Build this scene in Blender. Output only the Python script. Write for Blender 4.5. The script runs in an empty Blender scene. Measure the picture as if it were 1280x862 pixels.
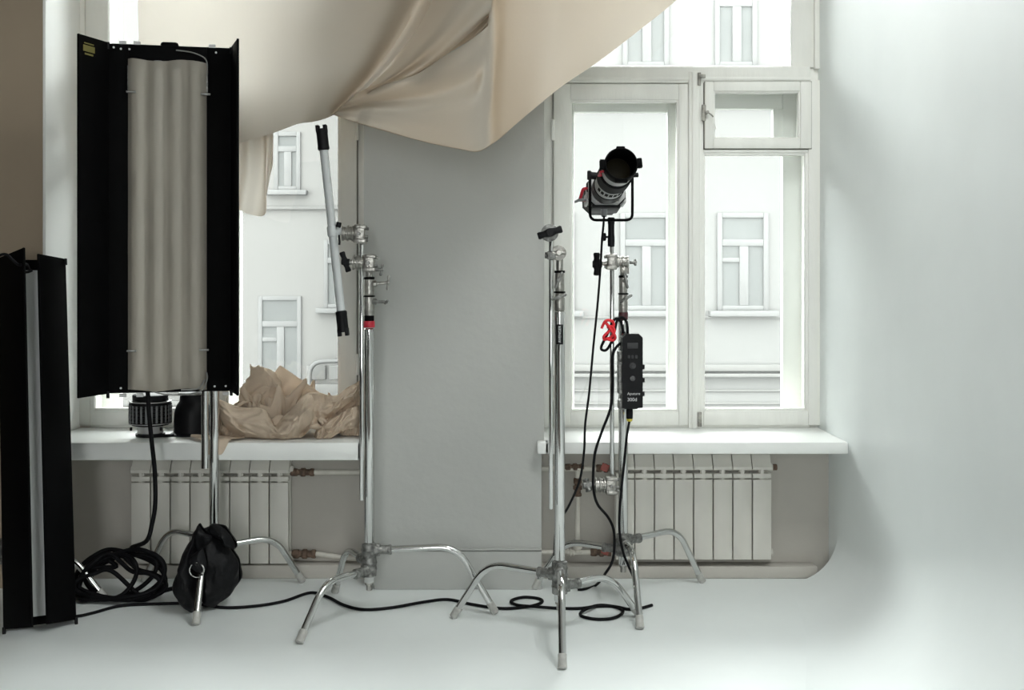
import bpy, bmesh, math, random
from mathutils import Vector, Matrix, noise
random.seed(7)
R = math.radians
SC = bpy.context.scene
COL = SC.collection
F = 1400.0          # focal length in pixels of the 1280 px wide frame
HE = 1.237          # camera height
YH = 345.0          # image row of the horizon


def P(px, py, d):
    """world point seen at pixel (px, py) at distance d"""
    return Vector(((px - 640) * d / F, d, HE - (py - YH) * d / F))


def FL(px, py, z=0.0):
    """point of the floor (or of a level z) seen at a pixel"""
    d = F * (HE - z) / (py - YH)
    return Vector(((px - 640) * d / F, d, z))


def zp(py, d):
    return HE - (py - YH) * d / F


# ------------------------------------------------------------------ materials
def mat(name, col, rough=0.6, metal=0.0, var=0.06, scale=6.0, bump=0.0, bscale=40.0, spec=0.5, stretch=None, coat=0.0):
    m = bpy.data.materials.new(name)
    m.use_nodes = True
    nt = m.node_tree
    b = nt.nodes['Principled BSDF']
    b.inputs['Roughness'].default_value = rough
    b.inputs['Metallic'].default_value = metal
    b.inputs['Specular IOR Level'].default_value = spec
    b.inputs['Coat Weight'].default_value = coat
    tc = nt.nodes.new('ShaderNodeTexCoord')
    mp = nt.nodes.new('ShaderNodeMapping')
    if stretch:
        mp.inputs['Scale'].default_value = stretch
    nt.links.new(tc.outputs['Object'], mp.inputs['Vector'])
    n = nt.nodes.new('ShaderNodeTexNoise')
    n.inputs['Scale'].default_value = scale
    n.inputs['Detail'].default_value = 5
    nt.links.new(mp.outputs[0], n.inputs['Vector'])
    r = nt.nodes.new('ShaderNodeValToRGB')
    r.color_ramp.elements[0].position = 0.3
    r.color_ramp.elements[1].position = 0.7
    r.color_ramp.elements[0].color = (*[max(0, c * (1 - var)) for c in col], 1)
    r.color_ramp.elements[1].color = (*[min(1, c * (1 + var)) for c in col], 1)
    nt.links.new(n.outputs['Fac'], r.inputs['Fac'])
    nt.links.new(r.outputs['Color'], b.inputs['Base Color'])
    if bump > 0:
        n2 = nt.nodes.new('ShaderNodeTexNoise')
        n2.inputs['Scale'].default_value = bscale
        n2.inputs['Detail'].default_value = 6
        nt.links.new(mp.outputs[0], n2.inputs['Vector'])
        bp = nt.nodes.new('ShaderNodeBump')
        bp.inputs['Strength'].default_value = bump
        bp.inputs['Distance'].default_value = 0.01
        nt.links.new(n2.outputs['Fac'], bp.inputs['Height'])
        nt.links.new(bp.outputs['Normal'], b.inputs['Normal'])
    return m


def cloth_mat(name, col, trans, tcol, weave=0.15):
    m = bpy.data.materials.new(name)
    m.use_nodes = True
    nt = m.node_tree
    nt.nodes.clear()
    out = nt.nodes.new('ShaderNodeOutputMaterial')
    df = nt.nodes.new('ShaderNodeBsdfDiffuse')
    tr = nt.nodes.new('ShaderNodeBsdfTranslucent')
    mx = nt.nodes.new('ShaderNodeMixShader')
    mx.inputs[0].default_value = trans
    tc = nt.nodes.new('ShaderNodeTexCoord')
    n = nt.nodes.new('ShaderNodeTexNoise')
    n.inputs['Scale'].default_value = 4
    n.inputs['Detail'].default_value = 6
    nt.links.new(tc.outputs['Object'], n.inputs['Vector'])
    r = nt.nodes.new('ShaderNodeValToRGB')
    r.color_ramp.elements[0].color = (*[c * 0.93 for c in col], 1)
    r.color_ramp.elements[1].color = (*[min(1, c * 1.05) for c in col], 1)
    nt.links.new(n.outputs['Fac'], r.inputs['Fac'])
    nt.links.new(r.outputs['Color'], df.inputs['Color'])
    tr.inputs['Color'].default_value = (*tcol, 1)
    n2 = nt.nodes.new('ShaderNodeTexNoise')
    n2.inputs['Scale'].default_value = 30
    n2.inputs['Detail'].default_value = 8
    nt.links.new(tc.outputs['Object'], n2.inputs['Vector'])
    bp = nt.nodes.new('ShaderNodeBump')
    bp.inputs['Strength'].default_value = weave
    bp.inputs['Distance'].default_value = 0.01
    nt.links.new(n2.outputs['Fac'], bp.inputs['Height'])
    nt.links.new(bp.outputs['Normal'], df.inputs['Normal'])
    nt.links.new(df.outputs[0], mx.inputs[1])
    nt.links.new(tr.outputs[0], mx.inputs[2])
    nt.links.new(mx.outputs[0], out.inputs['Surface'])
    return m


def glass_mat(name, tint=(0.97, 0.985, 0.98), haze=0.012):
    m = bpy.data.materials.new(name)
    m.use_nodes = True
    nt = m.node_tree
    nt.nodes.clear()
    out = nt.nodes.new('ShaderNodeOutputMaterial')
    t = nt.nodes.new('ShaderNodeBsdfTransparent')
    t.inputs['Color'].default_value = (*tint, 1)
    g = nt.nodes.new('ShaderNodeBsdfGlossy')
    g.inputs['Roughness'].default_value = 0.03
    fr = nt.nodes.new('ShaderNodeFresnel')
    fr.inputs['IOR'].default_value = 1.35
    mx = nt.nodes.new('ShaderNodeMixShader')
    nt.links.new(fr.outputs[0], mx.inputs[0])
    nt.links.new(t.outputs[0], mx.inputs[1])
    nt.links.new(g.outputs[0], mx.inputs[2])
    d = nt.nodes.new('ShaderNodeBsdfTranslucent')  # translucent layer added as a veil of glare over the view
    d.inputs['Color'].default_value = (0.9, 0.92, 0.9, 1)
    mx2 = nt.nodes.new('ShaderNodeMixShader')
    tc = nt.nodes.new('ShaderNodeTexCoord')
    n = nt.nodes.new('ShaderNodeTexNoise')
    n.inputs['Scale'].default_value = 3
    nt.links.new(tc.outputs['Object'], n.inputs['Vector'])
    mr = nt.nodes.new('ShaderNodeMapRange')
    mr.inputs['To Min'].default_value = haze * 0.6
    mr.inputs['To Max'].default_value = haze * 1.4
    nt.links.new(n.outputs['Fac'], mr.inputs['Value'])
    nt.links.new(mr.outputs[0], mx2.inputs[0])
    nt.links.new(mx.outputs[0], mx2.inputs[1])
    nt.links.new(d.outputs[0], mx2.inputs[2])
    nt.links.new(mx2.outputs[0], out.inputs['Surface'])
    return m


def film_mat(name):
    """milky plastic sleeve: partly see-through, partly diffusing"""
    m = bpy.data.materials.new(name)
    m.use_nodes = True
    nt = m.node_tree
    b = nt.nodes['Principled BSDF']
    b.inputs['Base Color'].default_value = (0.39, 0.355, 0.3, 1)
    b.inputs['Roughness'].default_value = 0.6
    b.inputs['Specular IOR Level'].default_value = 0.25
    t = nt.nodes.new('ShaderNodeBsdfTransparent')
    mx = nt.nodes.new('ShaderNodeMixShader')
    tc = nt.nodes.new('ShaderNodeTexCoord')
    mp = nt.nodes.new('ShaderNodeMapping')
    mp.inputs['Scale'].default_value = (3, 3, 1)
    n = nt.nodes.new('ShaderNodeTexNoise')
    n.inputs['Scale'].default_value = 3
    nt.links.new(tc.outputs['Object'], mp.inputs['Vector'])
    nt.links.new(mp.outputs[0], n.inputs['Vector'])
    mr = nt.nodes.new('ShaderNodeMapRange')
    mr.inputs['To Min'].default_value = 0.5
    mr.inputs['To Max'].default_value = 0.8
    nt.links.new(n.outputs['Fac'], mr.inputs['Value'])
    nt.links.new(mr.outputs[0], mx.inputs[0])
    nt.links.new(t.outputs[0], mx.inputs[1])
    nt.links.new(b.outputs[0], mx.inputs[2])
    nt.links.new(mx.outputs[0], nt.nodes['Material Output'].inputs['Surface'])
    return m


M = {}
M['wall'] = mat('wall_paint', (0.45, 0.455, 0.435), 0.75, var=0.03, scale=2.5, bump=0.12, bscale=30)
M['cyc'] = mat('cyclorama_paint', (0.8, 0.815, 0.795), 0.6, var=0.03, scale=1.5, bump=0.06, bscale=9)
M['reveal'] = mat('window_lit_white', (0.92, 0.93, 0.91), 0.5, var=0.02, scale=3)  # whiter than the other paints, window light put into the colour
M['tan'] = mat('shade_toned_plaster', (0.375, 0.3, 0.22), 0.8, var=0.05, scale=2, bump=0.1, bscale=25)  # wall shade and warm bounce put into the colour
M['floor'] = mat('white_floor_paint', (0.79, 0.825, 0.82), 0.42, var=0.03, scale=2.2, bump=0.05, bscale=8, spec=0.4)
M['niche'] = mat('niche_plaster', (0.47, 0.445, 0.405), 0.8, var=0.05, scale=3, bump=0.15, bscale=30)
M['ceiling'] = mat('ceiling_paint', (0.75, 0.75, 0.73), 0.8)
M['room'] = mat('back_room_paint', (0.07, 0.068, 0.065), 0.85)
M['frame'] = mat('window_paint', (0.8, 0.8, 0.76), 0.45, var=0.04, scale=5, bump=0.12, bscale=35, stretch=(3, 3, 0.6))
M['outer'] = mat('darkened_outer_paint', (0.5, 0.505, 0.485), 0.6, var=0.05, scale=5)  # darkening put into the colour to offset the strong sky light
M['sill'] = mat('sill_paint', (0.8, 0.81, 0.79), 0.4, var=0.03, scale=5, bump=0.08, bscale=25)
M['dark_gap'] = mat('dark_groove', (0.2, 0.19, 0.165), 0.9)
M['iron'] = mat('old_window_iron', (0.32, 0.31, 0.28), 0.55, metal=0.5, var=0.4, scale=40)
M['chrome'] = mat('chrome_steel', (0.62, 0.62, 0.61), 0.1, metal=1.0, var=0.04, scale=15)
M['cast'] = mat('cast_aluminium', (0.36, 0.35, 0.325), 0.33, metal=1.0, var=0.22, scale=60, bump=0.25, bscale=90)
M['darkcast'] = mat('worn_grey_casting', (0.22, 0.22, 0.21), 0.45, metal=0.8, var=0.5, scale=70, bump=0.3, bscale=90)
M['black'] = mat('black_paint', (0.0028, 0.0028, 0.003), 0.6, var=0.2, scale=10, spec=0.04)
M['blackplastic'] = mat('black_plastic', (0.006, 0.006, 0.007), 0.45, var=0.2, scale=20, bump=0.08, bscale=80, spec=0.16)
M['blackcloth'] = mat('black_vinyl', (0.005, 0.005, 0.006), 0.5, var=0.3, scale=20, bump=0.5, bscale=28, spec=0.2)
M['rubber'] = mat('black_rubber', (0.005, 0.005, 0.006), 0.6, var=0.2, scale=20, spec=0.12)
M['greyplastic'] = mat('grey_plastic', (0.16, 0.165, 0.17), 0.5, var=0.1, scale=20)
M['silver'] = mat('silver_paint', (0.42, 0.42, 0.42), 0.4, metal=0.35, var=0.1, scale=30)
M['red'] = mat('red_anodised', (0.42, 0.012, 0.03), 0.4, var=0.15, scale=20)
M['darkred'] = mat('dark_red_ring', (0.06, 0.008, 0.014), 0.45, var=0.3, scale=30)
M['redcloth'] = mat('red_hook_tape', (0.7, 0.02, 0.03), 0.7, var=0.1, scale=20)
M['yellow'] = mat('yellow_ring', (0.6, 0.5, 0.06), 0.5)
M['foot'] = mat('clear_worn_plastic', (0.42, 0.415, 0.39), 0.35, var=0.15, scale=50)
M['tubewhite'] = mat('frosted_tube', (0.5, 0.52, 0.52), 0.4, var=0.03)
M['lamp_tube'] = mat('fluorescent_tube_glass', (0.75, 0.73, 0.68), 0.65, var=0.02, spec=0.2)
M['film'] = film_mat('milky_diffusion_film')
M['whitefilm'] = mat('white_diffuser_sheet', (0.62, 0.63, 0.62), 0.5, var=0.03)
M['radiator'] = mat('radiator_enamel', (0.63, 0.61, 0.56), 0.45, var=0.03, scale=8)
M['pipe'] = mat('painted_pipe', (0.62, 0.59, 0.53), 0.5, var=0.1, scale=15)
M['rust'] = mat('rusty_fitting', (0.13, 0.085, 0.06), 0.75, var=0.6, scale=60, bump=0.5, bscale=70)
M['redpaint'] = mat('faded_red_paint', (0.28, 0.07, 0.055), 0.6, var=0.3, scale=40)
M['lens'] = mat('dark_lens_glass', (0.014, 0.012, 0.007), 0.5, var=0.5, spec=0.08)
M['button'] = mat('grey_button', (0.06, 0.06, 0.062), 0.5)
M['print'] = mat('pale_print', (0.6, 0.6, 0.6), 0.6)
M['dimprint'] = mat('dim_grey_print', (0.022, 0.022, 0.024), 0.5)
M['yellowprint'] = mat('yellow_sticker', (0.17, 0.15, 0.035), 0.6)
M['wire'] = mat('pale_wire_insulation', (0.2, 0.2, 0.19), 0.4)
M['muslin'] = cloth_mat('cream_muslin', (0.34, 0.262, 0.185), 0.33, (0.96, 0.91, 0.83))
M['kraft'] = cloth_mat('tan_muslin', (0.6, 0.49, 0.385), 0.08, (0.75, 0.58, 0.42), weave=0.35)
M['glass'] = glass_mat('window_glass')
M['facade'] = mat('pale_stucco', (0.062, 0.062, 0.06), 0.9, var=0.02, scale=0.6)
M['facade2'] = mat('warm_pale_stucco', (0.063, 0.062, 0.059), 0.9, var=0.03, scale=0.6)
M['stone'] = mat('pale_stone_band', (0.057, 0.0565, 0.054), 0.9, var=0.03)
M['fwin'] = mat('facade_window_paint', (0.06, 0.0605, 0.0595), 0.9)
M['fpane'] = mat('facade_window_glass', (0.057, 0.0592, 0.0582), 0.8, var=0.06, scale=1.2, spec=0.05)
M['asphalt'] = mat('courtyard_asphalt', (0.08, 0.08, 0.078), 0.9)
M['fpipe'] = mat('grey_gas_pipe', (0.03, 0.03, 0.029), 0.6)


# ------------------------------------------------------------------ mesh kit
class MB:
    def __init__(self):
        self.bm = bmesh.new()

    def box(self, c, s, bevel=0.0, rot=None, seg=2):
        t = bmesh.new()
        bmesh.ops.create_cube(t, size=1.0)
        for v in t.verts:
            v.co = Vector((v.co.x * s[0], v.co.y * s[1], v.co.z * s[2]))
        if bevel > 0:
            bmesh.ops.bevel(t, geom=t.edges[:], offset=bevel, segments=seg, affect='EDGES', profile=0.5)
        mtx = Matrix.Translation(Vector(c))
        if rot is not None:
            mtx = mtx @ rot.to_4x4()
        self._add(t, mtx)
        return self

    def box2(self, a, b, bevel=0.0):
        a, b = Vector(a), Vector(b)
        s = b - a
        return self.box((a + b) / 2, (abs(s.x), abs(s.y), abs(s.z)), bevel)

    def _add(self, t, mtx):
        vm = {}
        for v in t.verts:
            vm[v] = self.bm.verts.new(mtx @ v.co)
        for f in t.faces:
            try:
                self.bm.faces.new([vm[v] for v in f.verts])
            except ValueError:
                pass
        t.free()

    def tube(self, pts, r, n=14, closed=False, cap=True):
        pts = [Vector(p) for p in pts]
        N = len(pts)
        rr = r if isinstance(r, (list, tuple)) else [r] * N
        tans = []
        for i in range(N):
            if closed:
                t = pts[(i + 1) % N] - pts[i - 1]
            else:
                t = pts[min(i + 1, N - 1)] - pts[max(i - 1, 0)]
            tans.append(t.normalized() if t.length > 1e-9 else Vector((0, 0, 1)))
        ref = Vector((0, 0, 1)) if abs(tans[0].z) < 0.9 else Vector((1, 0, 0))
        nrm = (ref - tans[0] * ref.dot(tans[0])).normalized()
        rings = []
        for i in range(N):
            nrm = (nrm - tans[i] * nrm.dot(tans[i]))
            if nrm.length < 1e-6:
                nrm = tans[i].orthogonal()
            nrm.normalize()
            b = tans[i].cross(nrm)
            rings.append([self.bm.verts.new(pts[i] + (nrm * math.cos(2 * math.pi * k / n) + b * math.sin(2 * math.pi * k / n)) * rr[i]) for k in range(n)])
        for i in range(N if closed else N - 1):
            a, c = rings[i], rings[(i + 1) % N]
            for k in range(n):
                self.bm.faces.new((a[k], a[(k + 1) % n], c[(k + 1) % n], c[k]))
        if cap and not closed:
            self.bm.faces.new(rings[0][::-1])
            self.bm.faces.new(rings[-1])
        return self

    def lathe(self, prof, origin, axis=(0, 0, 1), n=32, cap=True):
        """profile of (radius, height) along axis from origin"""
        o, a = Vector(origin), Vector(axis).normalized()
        u = a.orthogonal().normalized()
        w = a.cross(u)
        rings = []
        for (r, h) in prof:
            r = max(r, 1e-4)
            rings.append([self.bm.verts.new(o + a * h + (u * math.cos(2 * math.pi * k / n) + w * math.sin(2 * math.pi * k / n)) * r) for k in range(n)])
        for i in range(len(rings) - 1):
            for k in range(n):
                self.bm.faces.new((rings[i][k], rings[i][(k + 1) % n], rings[i + 1][(k + 1) % n], rings[i + 1][k]))
        if cap:
            self.bm.faces.new(rings[0][::-1])
            self.bm.faces.new(rings[-1])
        return self

    def cyl(self, p0, p1, r, n=24, bev=0.0):
        p0, p1 = Vector(p0), Vector(p1)
        L = (p1 - p0).length
        b = bev
        pr = [(r, 0), (r, L)] if b <= 0 else [(r - b, 0), (r, b), (r, L - b), (r - b, L)]
        return self.lathe(pr, p0, p1 - p0, n)

    def grid(self, rows):
        vs = [[self.bm.verts.new(p) for p in row] for row in rows]
        for i in range(len(vs) - 1):
            for j in range(len(vs[0]) - 1):
                self.bm.faces.new((vs[i][j], vs[i][j + 1], vs[i + 1][j + 1], vs[i + 1][j]))
        return self

    def prism(self, poly, vec):
        """polygon (3-D points) extruded by vec"""
        vec = Vector(vec)
        a = [self.bm.verts.new(Vector(p)) for p in poly]
        b = [self.bm.verts.new(Vector(p) + vec) for p in poly]
        n = len(a)
        self.bm.faces.new(a)
        self.bm.faces.new(b[::-1])
        for i in range(n):
            self.bm.faces.new((a[i], a[(i + 1) % n], b[(i + 1) % n], b[i]))
        return self

    def pillow(self, outline, thick, ydir=(0, 1, 0), rings=8, crumple=0.0, seed=0.0):
        """closed outline inflated to both sides"""
        yd = Vector(ydir)
        o = [Vector(p) for p in outline]
        c = sum(o, Vector()) / len(o)
        n = len(o)
        for side in (1, -1):
            prev = None
            for k in range(rings + 1):
                s = math.sin(math.pi / 2 * (1 - k / rings)) if k < rings else 0
                h = thick * math.sqrt(max(0, 1 - s * s))
                if k == rings:
                    ctr = self.bm.verts.new(c + yd * side * h)
                    for i in range(n):
                        self.bm.faces.new((prev[i], prev[(i + 1) % n], ctr))
                    break
                ring = []
                for p in o:
                    q = c + (p - c) * s + yd * side * h
                    if crumple:
                        w = noise.noise_vector(q * 24 + Vector((seed, 0, 0))) * crumple
                        w += noise.noise_vector(q * 11 + Vector((seed, 3, 0))) * crumple * 1.5
                        rg = 1 - abs(noise.noise(Vector((q.x * 16, q.z * 7, seed))) * 2)
                        q = q + w * (1 - 0.3 * s) + yd * side * rg * crumple * 1.2
                    ring.append(self.bm.verts.new(q))
                if prev:
                    for i in range(n):
                        self.bm.faces.new((prev[i], prev[(i + 1) % n], ring[(i + 1) % n], ring[i]))
                prev = ring
        bmesh.ops.remove_doubles(self.bm, verts=self.bm.verts[:], dist=1e-5)
        return self

    def build(self, name, m, parent=None, smooth=35):
        off = parent['_o'] if parent is not None else (0, 0, 0)
        off = Vector(off)
        bm = self.bm
        bmesh.ops.recalc_face_normals(bm, faces=bm.faces[:])
        # top-level meshes get their origin at the base centre
        if parent is None:
            lo = Vector([min(v.co[i] for v in bm.verts) for i in range(3)])
            hi = Vector([max(v.co[i] for v in bm.verts) for i in range(3)])
            off = Vector(((lo.x + hi.x) / 2, (lo.y + hi.y) / 2, lo.z))
        for v in bm.verts:
            v.co -= off
        me = bpy.data.meshes.new(name)
        bm.to_mesh(me)
        bm.free()
        if smooth:
            me.polygons.foreach_set('use_smooth', [True] * len(me.polygons))
            me.set_sharp_from_angle(angle=R(smooth))
        me.materials.append(m)
        o = bpy.data.objects.new(name, me)
        COL.objects.link(o)
        if parent is None:
            o.location = off
            o['_o'] = tuple(off)
        else:
            o.parent = parent
            o['_o'] = tuple(off)
        return o


def thing(name, label, cat, loc, group=None):
    o = bpy.data.objects.new(name, None)
    o.empty_display_size = 0.05
    COL.objects.link(o)
    o.location = loc
    o['_o'] = tuple(loc)
    o['label'] = label
    o['category'] = cat
    if group:
        o['group'] = group
    return o


def tag(o, label, cat, group=None, kind=None):
    o['label'] = label
    o['category'] = cat
    if group:
        o['group'] = group
    if kind:
        o['kind'] = kind
    return o


def struct(name, mb, m, smooth=35):
    o = mb.build(name, m, None, smooth)
    o['kind'] = 'structure'
    return o


def cat(pts, k=8, closed=False):
    """Catmull-Rom through points"""
    pts = [Vector(p) for p in pts]
    n = len(pts)
    out = []
    for i in range(n if closed else n - 1):
        if closed:
            p0, p1, p2, p3 = pts[i - 1], pts[i], pts[(i + 1) % n], pts[(i + 2) % n]
        else:
            p0, p1, p2, p3 = pts[max(i - 1, 0)], pts[i], pts[i + 1], pts[min(i + 2, n - 1)]
        for j in range(k):
            t = j / k
            out.append(0.5 * ((2 * p1) + (p2 - p0) * t + (2 * p0 - 5 * p1 + 4 * p2 - p3) * t * t + (3 * p1 - p0 - 3 * p2 + p3) * t ** 3))
    if not closed:
        out.append(pts[-1])
    return out


def fillet(pts, rad, k=7):
    pts = [Vector(p) for p in pts]
    out = [pts[0]]
    for i in range(1, len(pts) - 1):
        a, b, c = pts[i - 1], pts[i], pts[i + 1]
        r = min(rad, (a - b).length * 0.48, (c - b).length * 0.48)
        p = b + (a - b).normalized() * r
        q = b + (c - b).normalized() * r
        for j in range(k + 1):
            t = j / k
            out.append(p * (1 - t) ** 2 + b * 2 * t * (1 - t) + q * t * t)
    out.append(pts[-1])
    return out


def text(name, s, m, parent, loc, ex, ey, size, align='CENTER'):
    """raised lettering: ex = reading direction, ey = up of the letters"""
    cu = bpy.data.curves.new(name, 'FONT')
    cu.body = s
    cu.size = size
    cu.align_x = align
    cu.align_y = 'CENTER'
    cu.extrude = 0.0004
    cu.materials.append(m)
    o = bpy.data.objects.new(name, cu)
    COL.objects.link(o)
    ex, ey = Vector(ex).normalized(), Vector(ey).normalized()
    ez = ex.cross(ey)
    o.matrix_world = Matrix.Identity(4)
    rot = Matrix((ex, ey, ez)).transposed().to_4x4()
    me = bpy.data.meshes.new_from_object(o.evaluated_get(bpy.context.evaluated_depsgraph_get()))
    bpy.data.objects.remove(o)
    bpy.data.curves.remove(cu)
    o = bpy.data.objects.new(name, me)
    COL.objects.link(o)
    o.parent = parent
    o.matrix_local = Matrix.Translation(Vector(loc) - Vector(parent['_o'])) @ rot
    return o


# ================================================================== SETTING
DP, DW, DN, DS = 4.44, 4.80, 4.66, 4.37    # pier face, window plane, niche back, sill front
XL, XP0, XP1, XR = -1.862, -0.587, 0.127, 1.317
SZ = 0.588
CEIL = 3.3
WTOP = 3.02
X0, Y0 = -4.2, -3.6

struct('floor', MB().box2((-2.5, 2.5, -0.1), (XR + 0.25, 4.95, 0.0)), M['floor'])
o = struct('floor_unseen_dark', MB().box2((X0, Y0, -0.1), (XR + 0.25, 2.5, -0.001)).box2((X0, 2.5, -0.1), (-2.5, 4.95, -0.001)), mat('dark_floor_for_chrome', (0.07, 0.055, 0.042), 0.6, var=0.3, scale=3, stretch=(8, 0.6, 1)))  # unseen dark floor added to darken the chrome's reflections
# ceiling with an unseen opening added to throw fill on the floor
KX0, KX1, KY0, KY1 = 0.55, 1.25, 1.9, 3.3
w = MB().box2((X0, Y0, CEIL), (XR + 0.25, KY0, CEIL + 0.15)).box2((X0, KY1, CEIL), (XR + 0.25, 5.0, CEIL + 0.15))
w.box2((X0, KY0, CEIL), (KX0, KY1, CEIL + 0.15)).box2((KX1, KY0, CEIL), (XR + 0.25, KY1, CEIL + 0.15))
struct('ceiling', w, M['ceiling'])
# right wall with its coved foot
w = MB().box2((XR, Y0, 0.0), (XR + 0.2, 5.0, CEIL))
w = MB().box2((XR + 0.004, Y0, 0.0), (XR + 0.2, 5.0, CEIL))
ys = [Y0, -2.0, -1.0, 0.0, 1.0] + [1.5 + 0.12 * k for k in range(25)] + [4.46, 4.53]
rows = []
for yy in ys:
    q = max(0, min(1, (4.53 - yy) / 2.4))
    cr = 0.2 + .45 * q * q * (3 - 2 * q)
    prof = [(XR - cr - .02, .0004)] + [(XR - cr + cr * math.sin(a), cr - cr * math.cos(a) + .0004) for a in [i * math.pi / 2 / 28 for i in range(29)]]
    top = cr
    prof += [(XR, top + (CEIL - top) * t) for t in (.02, .06, .15, .3, .5, .75, 1.0)]
    rows.append([(x, yy, z) for (x, z) in prof])
w.grid(rows)
w.prism([(x, y, z) for (x, y, z) in rows[-1][1:30]] + [(XR + .004, 4.53, 0.2), (XR + .004, 4.53, 0.0)], (0, -.02, 0))
w.box2((XR, 4.53, 0.0), (XR + .01, 5.0, CEIL))
struct('wall_right', w, M['floor'], 40)
# wall left of the left-hand window, shade put into its tan
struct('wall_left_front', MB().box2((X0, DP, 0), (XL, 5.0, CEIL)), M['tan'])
# pier between the windows
w = MB().box2((XP0, DP, SZ - 0.02), (XP1, 5.0, CEIL))
w.box2((-0.545, DP, 0), (0.117, 5.0, SZ - 0.02))
struct('wall_pier', w, M['wall'])
# spandrel above the windows and niche walls beneath them
w = MB().box2((XL, DW - 0.02, WTOP), (XP0, 5.0, CEIL)).box2((XP1, DW - 0.02, WTOP), (XR, 5.0, CEIL))
w.box2((XL, DP, WTOP + 0.12), (XP0, DW, CEIL)).box2((XP1, DP, WTOP + 0.12), (XR, DW, CEIL))
struct('wall_above_windows', w, M['wall'])
w = MB().box2((XL, DN, 0), (-0.545, 5.0, SZ - 0.05))
struct('wall_niche_left', w, M['niche'])
w = MB().box2((0.117, DN, 0), (XR, 5.0, SZ - 0.05))
struct('wall_niche_right', w, M['niche'])
# lining of the left reveal, its paint lightened for window light
struct('trim_reveal_left', MB().box2((XL, DP + 0.003, SZ), (XL + 0.012, DW, WTOP + 0.12), 0.002), M['reveal'])
# baseboards
w = MB().box2((-0.545, DP - 0.018, 0), (0.117, DP, 0.152), 0.004)
w.box2((-0.545, DP - 0.022, 0.155), (0.117, DP, 0.162), 0.002)
struct('baseboard_pier', w, M['wall'])
struct('baseboard_niche_left', MB().box2((XL, 4.58, 0), (-0.545, DN, 0.055), 0.004), M['niche'])
struct('baseboard_niche_right', MB().box2((0.117, 4.58, 0), (1.25, DN, 0.05), 0.006), M['niche'])
# the rest of the room, behind the camera
struct('wall_left', MB().box2((X0 - 0.2, Y0, 0), (X0, 5.0, CEIL)), M['room'])
w = MB().box2((X0, Y0 - 0.2, 0), (-0.75, Y0, CEIL)).box2((0.3, Y0 - 0.2, 0), (XR + 0.2, Y0, CEIL))
w.box2((-0.75, Y0 - 0.2, 0), (0.3, Y0, 0.6)).box2((-0.75, Y0 - 0.2, 2.7), (0.3, Y0, CEIL))
struct('wall_back', w, M['room'])

# window sills
def sill(name, xa, xb, zt, th, front, horn_l, horn_r):
    s = MB().box2((xa, front, zt - th), (xb, DW + 0.02, zt), 0.006)
    if horn_l:
        s.box2((xa - horn_l, front, zt - th), (xa + 0.02, DP - 0.002, zt), 0.006)
    if horn_r:
        s.box2((xb - 0.02, front, zt - th), (xb + horn_r, DP - 0.002, zt), 0.006)
    return struct(name, s, M['sill'])


sill('trim_sill_left', XL + 0.001, XP0, SZ, 0.07, DS, 0, 0.02)
sill('trim_sill_right', XP1, XR - 0.001, SZ, 0.047, DS + 0.01, 0.028, 0)


# ------------------------------------------------------------------ windows
def zw(py):
    return zp(py, DW)


def xw(px):
    return (px - 640) * DW / F


def ring_frame(mb, xa, xb, za, zb, l, r, b, t, y0, y1, bev=0.004):
    """rectangular frame: outer xa..xb, za..zb, member widths l r b t"""
    mb.box2((xa, y0, za), (xa + l, y1, zb), bev)
    mb.box2((xb - r, y0, za), (xb, y1, zb), bev)
    mb.box2((xa + l, y0, za), (xb - r, y1, za + b), bev)
    mb.box2((xa + l, y0, zb - t), (xb - r, y1, zb), bev)


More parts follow.
